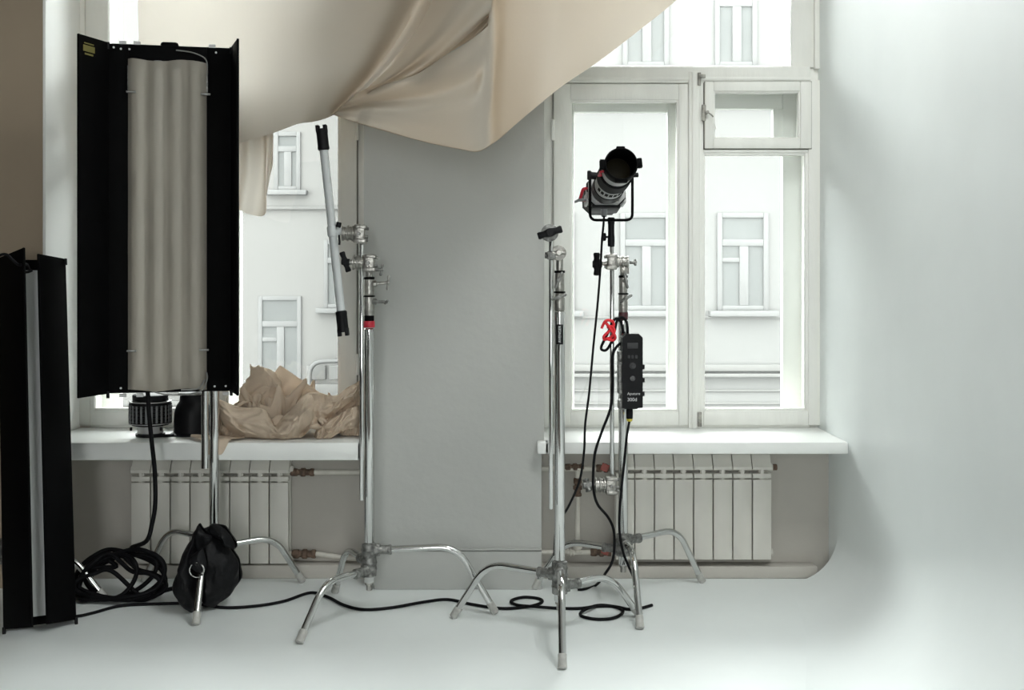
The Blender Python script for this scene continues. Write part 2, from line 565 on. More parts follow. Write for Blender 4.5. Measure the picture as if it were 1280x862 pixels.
def make_window(idx, xl, xr, mirror):
    """double casement with a small vent sash and a wide fixed light above; built left-post coordinates from the right-hand window"""
    W = xr - xl
    base = xw(676)
    wid = xw(1028) - base

    def X(px):
        t = (xw(px) - base) / wid
        return xr - t * W if mirror else xl + t * W

    def bx(mb, pxa, pya, pxb, pyb, y0, y1, bev=0.004):
        xa, xb = sorted((X(pxa), X(pxb)))
        za, zb = sorted((zw(pya), zw(pyb)))
        mb.box2((xa, y0, za), (xb, y1, zb), bev)

    def rf(mb, pxa, pya, pxb, pyb, wl, wr, wt, wb, y0, y1, bev=0.004):
        xa, xb = sorted((X(pxa), X(pxb)))
        za, zb = sorted((zw(pya), zw(pyb)))
        k = DW / F
        l, r = (wr, wl) if mirror else (wl, wr)
        ring_frame(mb, xa, xb, za, zb, l * k, r * k, wb * k, wt * k, y0, y1, bev)

    TOP = YH - (WTOP - HE) * F / DW
    BOT = YH + (HE - SZ) * F / DW
    fr = MB()
    # box frame
    bx(fr, 672, BOT, 691, TOP, DW, DW + 0.2)
    bx(fr, 1012, BOT, 1034, 84, DW + 0.02, DW + 0.2)
    bx(fr, 1018, 86, 1034, TOP, DW - 0.005, DW + 0.2)
    bx(fr, 691, 104, 1012, 84, DW - 0.012, DW + 0.2)          # transom
    bx(fr, 691, 101, 1012, 97, DW - 0.018, DW, 0.002)
    bx(fr, 860, BOT, 874, 90, DW - 0.02, DW + 0.2)            # post
    bx(fr, 864, BOT, 870, 92, DW - 0.026, DW, 0.002)
    bx(fr, 691, BOT, 1012, 530, DW, DW + 0.2)
    bx(fr, 691, TOP + 10, 1012, TOP, DW, DW + 0.2)
    o = fr.build('window_%d' % idx, M['frame'])
    o['kind'] = 'structure'
    # upper fixed light
    up = MB()
    rf(up, 691, TOP + 10, 1018, 84, 22, 28, 14, 2, DW + 0.005, DW + 0.05)
    up.build('upper_light_frame', M['frame'], o)
    MB().box2((min(X(700), X(1000)), DW + 0.03, zw(86)), (max(X(700), X(1000)), DW + 0.034, zw(TOP + 16))).build('pane', M['glass'], o)
    # plain casement
    ca = MB()
    rf(ca, 692, 105, 860, 531, 21, 12, 20, 17, DW - 0.01, DW + 0.035)
    rf(ca, 711, 124, 850, 515, 4, 4, 4, 4, DW - 0.004, DW + 0.03, 0.002)
    c1 = ca.build('casement_sash', M['frame'], o)
    MB().box2((min(X(712), X(850)), DW + 0.012, zw(516)), (max(X(712), X(850)), DW + 0.016, zw(124))).build('pane', M['glass'], c1)
    # casement with the vent
    ca = MB()
    rf(ca, 873, 100, 1027, 531, 6, 17, 4, 18, DW - 0.01, DW + 0.035)
    bx(ca, 879, 191, 1010, 187, DW - 0.01, DW + 0.035)
    rf(ca, 878, 190, 1011, 514, 3, 5, 4, 4, DW - 0.004, DW + 0.03, 0.002)
    c2 = ca.build('casement_sash', M['frame'], o)
    MB().box2((min(X(878), X(1011)), DW + 0.012, zw(514)), (max(X(878), X(1011)), DW + 0.016, zw(191))).build('pane', M['glass'], c2)
    ve = MB()
    rf(ve, 880, 103, 1013, 186, 11, 14, 12, 12, DW - 0.022, DW + 0.03)
    rf(ve, 890, 114, 1000, 175, 3, 3, 3, 3, DW - 0.014, DW + 0.02, 0.002)
    c3 = ve.build('vent_sash', M['frame'], o)
    MB().box2((min(X(890), X(1000)), DW + 0.0, zw(176)), (max(X(890), X(1000)), DW + 0.004, zw(114))).build('pane', M['glass'], c3)
    # outer sashes, 13 cm further out
    ou = MB()
    y0, y1 = DW + 0.14, DW + 0.18
    rf(ou, 686, 108, 866, 540, 34, 26, 26, 24, y0, y1)
    rf(ou, 862, 100, 1034, 540, 22, 46, 30, 24, y0, y1)
    bx(ou, 884, 188, 990, 168, y0, y1)
    bx(ou, 884, 168, 901, 130, y0, y1)
    bx(ou, 976, 168, 990, 130, y0, y1)
    rf(ou, 686, TOP, 1034, 90, 24, 46, 16, 8, y0, y1)
    ou.build('outer_sash_frame', M['outer'], o)
    # groove lines between frame and sashes
    for (pa, pb, qa, qb) in ((690.8, 691.5, 104, 532), (1026.6, 1027.2, 84, 532)):
        g = MB()
        bx(g, pa, qb, pb, qa, DW - 0.0125, DW + 0.01, 0)
        g.build('sash_groove', M['dark_gap'], o)
    g = MB()
    rf(g, 879.3, 102.3, 1013.7, 186.7, 0.8, 0.8, 0.8, 0.8, DW - 0.0125, DW + 0.01, 0)
    g.build('sash_groove', M['dark_gap'], c2)
    # hinges and latches
    for (px, py) in ((1027, 163), (1027, 460), (691, 163), (691, 455)):
        h = MB()
        h.cyl((X(px), DW - 0.016, zw(py + 13)), (X(px), DW - 0.016, zw(py - 13)), 0.008, 12, 0.002)
        h.build('hinge', M['frame'], o)
    la = MB()
    la.box2((min(X(871), X(876)), DW - 0.03, zw(108)), (max(X(872), X(875)), DW - 0.018, zw(92)), 0.002)
    la.cyl((X(875), DW - 0.045, zw(97)), (X(875), DW - 0.02, zw(97)), 0.007, 10)
    la.box2((min(X(872), X(880)), DW - 0.042, zw(99)), (max(X(872), X(880)), DW - 0.034, zw(95)), 0.001)
    la.build('latch', M['iron'], o)
    la = MB()
    la.box2((min(X(871), X(876)), DW - 0.03, zw(532)), (max(X(871), X(876)), DW - 0.018, zw(514)), 0.002)
    la.cyl((X(873), DW - 0.045, zw(524)), (X(873), DW - 0.02, zw(524)), 0.007, 10)
    la.build('latch', M['iron'], o)
    la = MB()
    la.box2((min(X(876), X(881)), DW - 0.03, zw(152)), (max(X(876), X(881)), DW - 0.022, zw(132)), 0.002)
    la.cyl((X(882), DW - 0.05, zw(142)), (X(882), DW - 0.022, zw(142)), 0.007, 10)
    la.tube([(X(882), DW - 0.048, zw(142)), (X(886), DW - 0.05, zw(145)), (X(889), DW - 0.048, zw(148))], 0.003, 8)
    la.build('vent_latch', M['iron'], c3)
    la = MB()
    la.box2((min(X(892), X(896)), DW + 0.115, zw(158)), (max(X(892), X(896)), DW + 0.13, zw(144)), 0.002)
    la.tube([(X(890), DW + 0.11, zw(149)), (X(894), DW + 0.105, zw(150)), (X(898), DW + 0.11, zw(149)), (X(900), DW + 0.11, zw(157))], 0.005, 8)
    la.build('vent_latch', M['iron'], o)
    return o


make_window(1, XL - 0.004, XP0 - 0.02, True)
make_window(2, xw(676), xw(1028), False)

# ------------------------------------------------------------------ outside
o = MB().box2((-40, 5.3, -6.2), (40, 60, -6.0)).build('courtyard_ground', M['asphalt'])
o['kind'] = 'structure'


def facade_window(b, px0, px1, py0, py1, d, kind=0):
    """one window of the house opposite: frame with mullions, sill and pane"""
    a, c = P(px0, py1, d), P(px1, py0, d)
    xa, xb, za, zb = a.x, c.x, a.z, c.z
    f = MB()
    t = 0.09
    y0, y1 = d - 0.05, d + 0.1
    ring_frame(f, xa, xb, za, zb, t, t, t, t, y0, y1, 0.01)
    zt = za + (zb - za) * 0.66
    f.box2((xa + t, y0, zt), (xb - t, y1, zt + 0.12), 0.01)
    xm = xa + (xb - xa) * 0.52
    f.box2((xm - 0.08, y0, za + t), (xm + 0.08, y1, zt), 0.01)
    if kind:
        f.box2((xa + t, y0, za + (zt - za) * 0.75), (xm - 0.08, y1, za + (zt - za) * 0.82), 0.01)
    f.box2((xa - 0.15, d - 0.2, za - 0.1), (xb + 0.15, y1, za), 0.01)
    fo = f.build('window', M['fwin'], b)
    MB().box2((xa + 0.03, d - 0.012, za + 0.03), (xb - 0.03, d + 0.05, zb - 0.03)).build('pane', M['fpane'], fo)
    return fo


D1 = 20.0
b1 = thing('apartment_house', 'pale house across the courtyard with a string course, seen through the bare window', 'building', (6, D1, -6))
x0, x1 = -2.2, 16
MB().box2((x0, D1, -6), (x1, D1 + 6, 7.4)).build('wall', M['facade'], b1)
for (pa, pb, py0, py1, off) in ((0, 0, 455, 463, 0.12), (0, 0, 466, 470, 0.2), (0, 0, 486, 489, 0.05), (0, 0, 502, 505, 0.05), (0, 0, 128, 132, 0.1), (0, 0, 395, 398, 0.04)):
    MB().box2((x0, D1 - off, zp(py1, D1)), (x1, D1 + 0.05, zp(py0, D1)), 0.01).build('cornice', M['stone'], b1)
for (pa, pb, qa, qb, k) in ((896, 960, 266, 388, 1), (775, 838, 266, 388, 0), (1010, 1074, 266, 388, 0), (656, 718, 266, 388, 0),
                            (893, 946, -30, 84, 0), (778, 836, -30, 84, 0), (896, 960, 560, 680, 0), (775, 838, 560, 680, 0)):
    facade_window(b1, pa, pb, qa, qb, D1, k)

D2 = 24.0
b2 = thing('apartment_house', 'pale house with tall narrow windows seen through the cloth-draped window', 'building', (-8, D2, -6))
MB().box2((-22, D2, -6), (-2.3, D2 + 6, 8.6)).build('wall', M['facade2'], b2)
for (pa, pb, qa, qb, k) in ((343, 376, 165, 238, 0), (323, 377, 370, 482, 1), (405, 440, 300, 385, 0), (230, 275, 165, 238, 0), (215, 262, 370, 482, 0), (150, 190, 165, 238, 0)):
    facade_window(b2, pa, pb, qa, qb, D2, k)
for (py0, py1) in ((258, 262), (500, 506)):
    MB().box2((-22, D2 - 0.1, zp(py1, D2)), (-2.3, D2 + 0.02, zp(py0, D2)), 0.01).build('cornice', M['stone'], b2)
bb = MB()
for (pa, pb, qa, qb) in ((384, 408, 456, 474), (412, 440, 456, 474), (384, 425, 479, 494)):
    a, c = P(pa, qb, D2), P(pb, qa, D2)
    bb.box2((a.x, D2 - 0.12, a.z), (c.x, D2 + 0.05, c.z), 0.03)
bb.build('stone_block', M['stone'], b2)
pp = MB()
pp.tube(fillet([P(387, 500, D2 - 0.35), P(387, 452, D2 - 0.35), P(445, 450, D2 - 0.35)], 0.3), 0.05, 10)
tag(pp.build('gas_pipe', M['fpipe']), 'grey pipe bent around the wall of the house outside the draped window', 'pipe')
bpy.data.objects['gas_pipe'].parent = None


# ================================================================== RADIATORS
def radiator(label, px0, px1, n, py_top, py_bot, d):
    a, c = P(px0, py_bot, d), P(px1, py_top, d)
    x0, x1, z0, z1 = a.x, c.x, a.z, c.z
    root = thing('radiator', label, 'radiator', ((x0 + x1) / 2, d + 0.04, 0), 'radiators under the windows')
    w = (x1 - x0) / n
    k = d / F
    for i in range(n):
        xa, xb = x0 + i * w, x0 + (i + 1) * w
        s = MB()
        g = 0.002
        zt = z1 - 30 * k
        s.box2((xa + g, d, z0 + 0.008), (xb - g, d + 0.014, zt), 0.004)          # front plate
        s.box2((xa + g, d + 0.001, zt + 1.2 * k), (xb - g, d + 0.03, zt + 7.5 * k), 0.004)   # rail under the slot
        # top hood sloping to the back
        s.prism([(xa + g, d + 0.001, zt + 12 * k), (xa + g, d + 0.001, zt + 15.5 * k), (xa + g, d + 0.006, zt + 17.5 * k), (xa + g, d + 0.03, z1), (xa + g, d + 0.075, z1 + 0.006), (xa + g, d + 0.075, zt + 12 * k)], (w - 2 * g, 0, 0))
        s.box2(((xa + xb) / 2 - 0.007, d + 0.003, zt - 0.01), ((xa + xb) / 2 + 0.007, d + 0.07, zt + 13 * k), 0.002)
        s.box2(((xa + xb) / 2 - 0.012, d + 0.012, z0 + 0.01), ((xa + xb) / 2 + 0.012, d + 0.07, z1 - 0.03), 0.004)
        s.box2((xa + g, d + 0.055, z0 + 0.02), (xb - g, d + 0.068, z1 - 0.01), 0.003)
        s.build('section', M['radiator'], root)
    hd = MB()
    for zz in (z1 - 0.055, z0 + 0.03):
        hd.cyl((x0 - 0.012, d + 0.045, zz), (x1 + 0.012, d + 0.045, zz), 0.018, 20, 0.003)
    hd.build('header_tube', M['radiator'], root)
    for xx in (x0 + w * 1.5, x1 - w * 1.5):
        br = MB()
        br.box2((xx - 0.012, d + 0.06, z1 - 0.09), (xx + 0.012, DN + 0.001, z1 - 0.07), 0.001)
        br.build('bracket', M['iron'], root)
    return root, x0, x1, z0, z1


radiator('white eight-section radiator under the sill with the tan heap', 163, 361, 8, 573, 707, 4.573)
r2, rx0, rx1, rz0, rz1 = radiator('white eight-section radiator under the bare sill, red valves beside it', 769, 965, 8, 569, 702, 4.573)
pl = MB().cyl((rx1 + 0.01, 4.615, rz1 - 0.055), (rx1 + 0.03, 4.615, rz1 - 0.055), 0.013, 12, 0.002)
pl.build('air_vent', M['rust'], r2)

DPI = 4.615


def pipe_thing(label, runs, fittings, handles, group='heating pipes'):
    loc = P(*runs[0][0], DPI)
    t = thing('heating_pipe', label, 'pipe', (loc.x, loc.y, loc.z), group)
    for r_ in runs:
        MB().tube(fillet([P(x, y, DPI) for (x, y) in r_], 0.02), 0.0105, 14).build('pipe', M['pipe'], t)
    for (xa, ya, xb, yb, rr, mm) in fittings:
        a, b = P(xa, ya, DPI), P(xb, yb, DPI)
        L = (b - a).length
        MB().lathe([(rr * 0.8, 0), (rr, L * .06), (rr, L * .28), (rr * .75, L * .32), (rr * .75, L * .4), (rr * 1.12, L * .45), (rr * 1.12, L * .62), (rr * .8, L * .66), (rr * .8, L * .8), (rr, L * .84), (rr, L * .97), (rr * .8, L)], a, b - a, 12).build('valve', M[mm], t)
    for (px, py, s) in handles:
        c = P(px, py, DPI - 0.03)
        h = MB()
        h.lathe([(s * .35, -.004), (s, -.004), (s, .004), (s * .35, .004)], c, (0, 1, 0), 18)
        h.cyl(c, c + Vector((0, 0.03, 0)), 0.005, 10)
        for k in range(4):
            a = k * math.pi / 2 + .4
            h.box(c + Vector((math.cos(a), 0, math.sin(a))) * s, (0.008, 0.009, 0.008), 0.002)
        h.build('valve_handle', M['redpaint'], t)
    return t


pipe_thing('painted pipe with a rusty fitting at the top of the radiator under the tan heap', [[(360, 590), (470, 590)]], [(363, 590, 393, 590, 0.016, 'rust')], [])
pipe_thing('painted pipe with a rusty fitting at the foot of the radiator under the tan heap', [[(360, 692), (395, 692), (440, 698), (470, 698)]], [(365, 692, 395, 692, 0.018, 'rust')], [])
pipe_thing('painted supply pipe with rusty joints and red valve, upper run under the bare sill', [[(660, 586), (775, 585)], [(722, 588), (722, 686)]],
           [(706, 584, 730, 583, 0.014, 'rust'), (745, 585, 768, 585, 0.016, 'rust'), (722, 597, 722, 620, 0.017, 'rust')], [(756, 584, 0.016)])
pipe_thing('painted return pipe with red valve, lower run under the bare sill', [[(660, 690), (775, 690)]],
           [(708, 690, 718, 690, 0.014, 'pipe'), (722, 676, 722, 690, 0.017, 'pipe'), (738, 690, 764, 690, 0.016, 'rust')], [(757, 688, 0.016)])


# ================================================================== C-STANDS
def t_handle(parent, c, axis, bar, L, rad, m, name='handle'):
    """T-shaped bow-tie handle: hub along axis, bar along bar"""
    axis, bar = Vector(axis).normalized(), Vector(bar).normalized()
    c = Vector(c)
    h = MB()
    pts = [c + bar * L * t for t in (-.5, -.44, -.25, -.08, .08, .25, .44, .5)]
    h.tube(pts, [rad * .85, rad * 1.05, rad * .85, rad * 1.15, rad * 1.15, rad * .85, rad * 1.05, rad * .85], 10)
    h.cyl(c - axis * rad * 1.3, c + axis * rad * 1.6, rad * 1.15, 16, rad * .2)
    return h.build(name, m, parent)


def wing(parent, c, axis, bar, L=0.045, name='wing_screw', m=None, shaft=0.022):
    axis, bar = Vector(axis).normalized(), Vector(bar).normalized()
    c = Vector(c)
    h = MB()
    h.cyl(c - axis * shaft, c + axis * 0.006, 0.006, 12)
    if shaft > .03:
        h.lathe([(.012, 0), (.012, .012), (.008, .016)], c - axis * shaft, axis, 14)
    pts = [c + bar * L * t for t in (-.5, -.4, -.15, 0, .15, .4, .5)]
    h.tube(pts, [0.003, 0.0058, 0.0045, 0.0075, 0.0045, 0.0058, 0.003], 10)
    return h.build(name, m or M['darkcast'], parent)


def grip_head(parent, c, axis, block_dir, rad=0.031, L=0.04, block=(0.042, 0.05, 0.07), handle=None, hm=None, bolts=True):
    """two ridged discs on an axle, a clamp block with jaws, a handle on the axle"""
    c, a = Vector(c), Vector(axis).normalized()
    g = MB()
    pr = []
    z = -L / 2
    n = 5
    st = L / (n * 2)
    for i in range(n):
        rr = rad * (0.98 if i % 2 == 0 else 0.86)
        pr += [(rr * .93, z), (rr, z + st * .25), (rr, z + st * 1.2), (rr * .84, z + st * 1.45), (rr * .84, z + st * 1.9)]
        z += st * 2
    pr.append((rad * .6, L / 2 + 0.002))
    g.lathe(pr, c, a, 28)
    bd = Vector(block_dir).normalized()
    bc = c + a * (L / 2 + block[0] / 2 - 0.001)
    up = Vector((0, 0, 1)) if abs(a.z) < .8 else Vector((0, 1, 0))
    sd = a.cross(up).normalized()
    up = sd.cross(a)
    rot = Matrix((a, sd, up)).transposed()
    g.box(bc, block, 0.006, rot)
    g.box(bc + bd * 0.004 - up * block[2] * .36, (block[0] * 1.12, block[1] * 1.08, block[2] * .22), 0.004, rot)
    g.box(bc + bd * 0.004 + up * block[2] * .36, (block[0] * 1.06, block[1] * 1.08, block[2] * .2), 0.004, rot)
    ho = g.build('grip_head', M['cast'], parent)
    if bolts:
        b = MB()
        for s in (.3, -.12, -.3):
            b.cyl(bc + a * block[0] * .45 + up * block[2] * s, bc + a * (block[0] * .5 + 0.012) + up * block[2] * s, 0.006, 10, 0.001)
        b.cyl(bc - sd * block[1] * .45 * -1, bc + sd * block[1] * .62, 0.007, 10, 0.001)
        b.build('bolt', M['darkcast'], ho)
    if handle:
        off, bar, HL, HR = handle
        hc = c - a * (L / 2 + off)
        ax = MB().cyl(hc, c - a * L / 2 + a * 0.002, 0.0095, 14, 0.001)
        ax.build('axle', M['cast'], ho)
        t_handle(ho, hc, a, bar, HL, HR, hm or M['blackplastic'])
    return ho


def c_stand(label, base, feet, ztop, rings, col_z0=0.1, base_mat='darkcast', r=0.0185):
    """feet: (foot point, leg height at the collar, share of the radius where it bends)"""
    bx, by = base
    root = thing('c_stand', label, 'stand', (bx, by, 0), 'chrome lighting stands')
    MB().lathe([(r * .8, col_z0), (r, col_z0 + .006), (r, ztop - .004), (r * .8, ztop)], (bx, by, 0), (0, 0, 1), 28).build('column', M['chrome'], root)
    MB().lathe([(0.006, col_z0 - .028), (0.011, col_z0 - .026), (0.011, col_z0 - .008), (0.016, col_z0 - .006), (0.016, col_z0 + .004)], (bx, by, 0), (0, 0, 1), 18).build('end_plug', M['cast'], root)
    hs = []
    for (fp, h, q) in feet:
        fp = Vector((fp[0], fp[1], 0))
        dr = Vector((fp.x - bx, fp.y - by, 0))
        Rr = dr.length
        dr.normalize()
        c0 = Vector((bx, by, h))
        # casting: ring round the column plus socket
        ca = MB()
        ca.lathe([(r + .001, h - .026), (r + .008, h - .024), (r + .009, h - .006), (r + .011, h), (r + .009, h + .006), (r + .008, h + .022), (r + .001, h + .025)], (bx, by, 0), (0, 0, 1), 24)
        ca.lathe([(0.021, r), (0.021, r + .012), (0.0165, r + .02), (0.0165, r + .05), (0.0185, r + .052), (0.0185, r + .062), (0.0155, r + .064)], c0, dr, 20)
        sd = dr.cross(Vector((0, 0, 1)))
        ca.box(c0 + dr * (r + .012), (0.02, 0.02, 0.045), 0.004, Matrix((dr, sd, Vector((0, 0, 1)))).transposed())
        ca.build('leg_collar', M[base_mat], root)
        fr = 0.0125
        bend = Vector((bx, by, h + 0.012)) + dr * Rr * q
        toe = Vector((fp.x, fp.y, 0.012))
        path = fillet([c0 + dr * (r + .02), bend, toe], 0.075, 9)
        lg = MB().tube(path, fr, 18).build('leg', M['chrome'], root)
        dn = (toe - bend).normalized()
        e = toe + dn * 0.011
        MB().lathe([(fr + .0006, -.046), (fr + .002, -.043), (fr + .0016, -.025), (fr + .0025, -.01), (fr + .003, -.004), (fr * .8, .0)], e, dn, 18).build('foot_cap', M['foot'], lg)
    for (za, zb, rr, mm) in rings:
        MB().lathe([(rr * .94, za), (rr, za + (zb - za) * .1), (rr, zb - (zb - za) * .1), (rr * .94, zb)], (bx, by, 0), (0, 0, 1), 24).build('collar' if mm == 'cast' else 'ring', M[mm], root)
    return root


def ang(base, deg, rad):
    return (base[0] + math.cos(R(deg)) * rad, base[1] + math.sin(R(deg)) * rad)


# ---- A: carries the big fluorescent bank
dA = 4.36
bA = ((268 - 640) * dA / F, dA)
stA = c_stand('chrome stand behind the large fluorescent bank, black weight bag over its leg', bA,
              [(FL(245, 781), 0.205, .62), (FL(377, 728), 0.185, .68), (FL(181, 727), 0.215, .66)], 0.86,
              [(0.84, 0.93, .024, 'cast')])
MB().lathe([(0.0135, 0.5), (0.0135, 0.95)], ((256 - 640) * 4.3 / F, 4.3, 0.0), (0, 0, 1), 18).build('extension_arm', M['chrome'], stA)
MB().box2((bA[0] - 0.06, 4.27, 0.9), (bA[0] + 0.02, 4.38, 0.96), 0.006).build('mount_block', M['darkcast'], stA)

# ---- B: holds the light tube
dB = 4.1
bB = ((461.5 - 640) * dB / F, dB)
zB = lambda y: zp(y, dB)
stB = c_stand('chrome stand in front of the pier, arm holding the slanting light tube', bB,
              [(FL(618, 767), 0.236, .70), (FL(375, 804), 0.165, .66), (FL(419, 741), 0.19, .66)], zB(410),
              [(zB(409), zB(401), .0205, 'red'), (zB(401), zB(394), .018, 'black'), (zB(394), zB(371), .019, 'cast'), (zB(371), zB(369), .021, 'black'),
               (zB(369), zB(349), .018, 'cast'), (zB(349), zB(346), .0195, 'black'), (zB(346), zB(338), .013, 'cast')], col_z0=zB(728))
wing(stB, P(485, 353, dB - .005), (1, 0, .1), (.1, 0, 1), .055, m=M['cast'], shaft=.055)
wing(stB, P(483, 377, dB - .01), (1, -.1, 0), (.3, -.8, .25), .045, shaft=.05)
xr = (452 - 640) * (dB - .03) / F
MB().lathe([(.0065, zp(625, dB - .03)), (.0078, zp(624, dB - .03)), (.0078, zp(286, dB - .03)), (.006, zp(285, dB - .03))], (xr, dB - .03, 0), (0, 0, 1), 16).build('extension_arm', M['chrome'], stB)
hB = grip_head(stB, P(448, 328, dB - .02), (1, 0, -.05), (1, 0, 0), .029, .04, (.04, .046, .066), (.028, (.35, 0, -1), .076, .0105))
wing(hB, P(477, 337, dB - .03), (1, 0, 0), (.2, 0, 1), .045)
hU = grip_head(stB, P(435.5, 291.5, dB - .03), (1, 0, -.06), (1, 0, 0), .03, .044, (.04, .046, .07), None)

# ---- C: the empty stand nearest the camera
dC = 3.9
bC = ((699.5 - 640) * dC / F, dC)
zC = lambda y: zp(y, dC)
stC = c_stand('empty chrome stand nearest the camera, bare grip head on top', bC,
              [(FL(703, 836), 0.222, .66), (FL(568, 772), 0.2, .68), (FL(798, 771), 0.158, .62)], zC(388),
              [(zC(388), zC(372), .0185, 'cast'), (zC(366), zC(364), .020, 'black'), (zC(372), zC(366), .016, 'cast'), (zC(364), zC(341), .0165, 'cast'), (zC(341), zC(338), .0185, 'black'),
               (zC(338), zC(322), .012, 'cast')], col_z0=zC(752))
wing(stC, P(698.5, 350, dC - .035), (0, -1, 0), (.35, 0, .8), .062)
wing(stC, P(698.5, 371, dC - .035), (0, -1, 0), (1, 0, .35), .056)
xr = (688.7 - 640) * (dC - .03) / F
MB().lathe([(.006, zp(636, dC - .03)), (.0075, zp(635, dC - .03)), (.0075, zp(300, dC - .03)), (.006, zp(299, dC - .03))], (xr, dC - .03, 0), (0, 0, 1), 16).build('extension_arm', M['chrome'], stC)
grip_head(stC, P(698, 316, dC - .005), (0, 1, 0), (0, 1, 0), .027, .034, (.02, .036, .04), (.016, (1, 0, .12), .05, .0085), M['cast'], False)
gC = MB().box(P(689, 319, dC - .03), (.03, .03, .03), .006).build('arm_clamp', M['darkcast'], stC)
wing(gC, P(683, 319, dC - .03), (-1, 0, 0), (0, 0, 1), .022)
hC = grip_head(stC, P(687, 291, dC - .05), (0, 1, 0), (0, 1, 0), .0305, .032, (.03, .04, .05), (.014, (1, 0, .31), .086, .0125), None, False)
hC.data.materials[0] = M['darkcast']
# maker's plate, lettering along the column
pc = P(699, 417.5, dC - .0187)
rows = []
for zz in (zC(430), zC(405)):
    rows.append([(bC[0] + .0189 * math.sin(a), bC[1] - .0189 * math.cos(a), zz) for a in [R(-38 + 76 * i / 12) for i in range(13)]])
MB().grid(rows).build('maker_plate', M['blackplastic'], stC)
text('lettering', 'AVENGER', M['print'], stC, (bC[0], dC - .0196, pc.z), (0, 0, 1), (-1, 0, 0), .0135)

# ---- D: carries the spotlight
dD = 4.3
bD = ((779 - 640) * dD / F, dD)
zD = lambda y: zp(y, dD)
stD = c_stand('chrome stand carrying the black spotlight before the bare window', bD,
              [(FL(800, 786), 0.225, .62), (FL(877, 728), 0.222, .68), (FL(669, 736), 0.19, .66)], zD(399),
              [(zD(399), zD(390), .0185, 'darkred'), (zD(390), zD(368), .0175, 'cast'), (zD(368), zD(366), .020, 'black'), (zD(366), zD(347), .016, 'cast'), (zD(347), zD(344), .0175, 'black'),
               (zD(344), zD(336), .012, 'cast')], col_z0=zD(706))
wing(stD, P(782.5, 351, dD - .035), (.3, -1, 0), (-.2, 0, 1), .06)
wing(stD, P(782.5, 373, dD - .035), (.2, -1, 0), (1, 0, .6), .055)
dR = dD - .03
xD = (765 - 640) * dR / F
MB().lathe([(.007, zp(602, dR)), (.0085, zp(601, dR)), (.0085, zp(290, dR)), (.007, zp(289, dR))], (xD, dR, 0), (0, 0, 1), 16).build('extension_arm', M['chrome'], stD)
hD = grip_head(stD, P(778, 327, dR), (-1, 0, 0), (-1, 0, 0), .023, .045, (.036, .046, .062), None)
MB().box(P(780.5, 336, dD - .005), (.034, .04, .04), .006).build('jaw', M['cast'], hD)
MB().cyl(P(760, 329, dR), P(749, 329, dR), .0085, 14).build('axle', M['cast'], hD)
t_handle(hD, P(746, 330, dR), (1, 0, 0), (0, .12, 1), .086, .0125, M['rubber'])
wing(hD, P(794, 328, dR), (1, 0, 0), (.1, 1, .6), .04)
hE = grip_head(stD, P(750.5, 606, dR), (1, 0, 0), (1, 0, 0), .03, .04, (.04, .05, .07), (.03, (.3, -.4, -1), .05, .013), M['darkcast'])

# ---- E: hidden behind the black panels
bE = (-1.93, 4.28)
stE = c_stand('chrome stand hidden behind the black panel light, one leg showing', bE,
              [(FL(131, 750), 0.165, .64), ((-2.13, 4.0), .19, .66), ((-2.1, 4.36), .21, .6)], 1.1,
              [(1.1, 1.16, .019, 'cast'), (1.16, 1.2, .017, 'cast')])
t_handle(stE, (-1.93, 4.2, 1.15), (0, 1, 0), (1, 0, .2), .07, .011, M['blackplastic'])


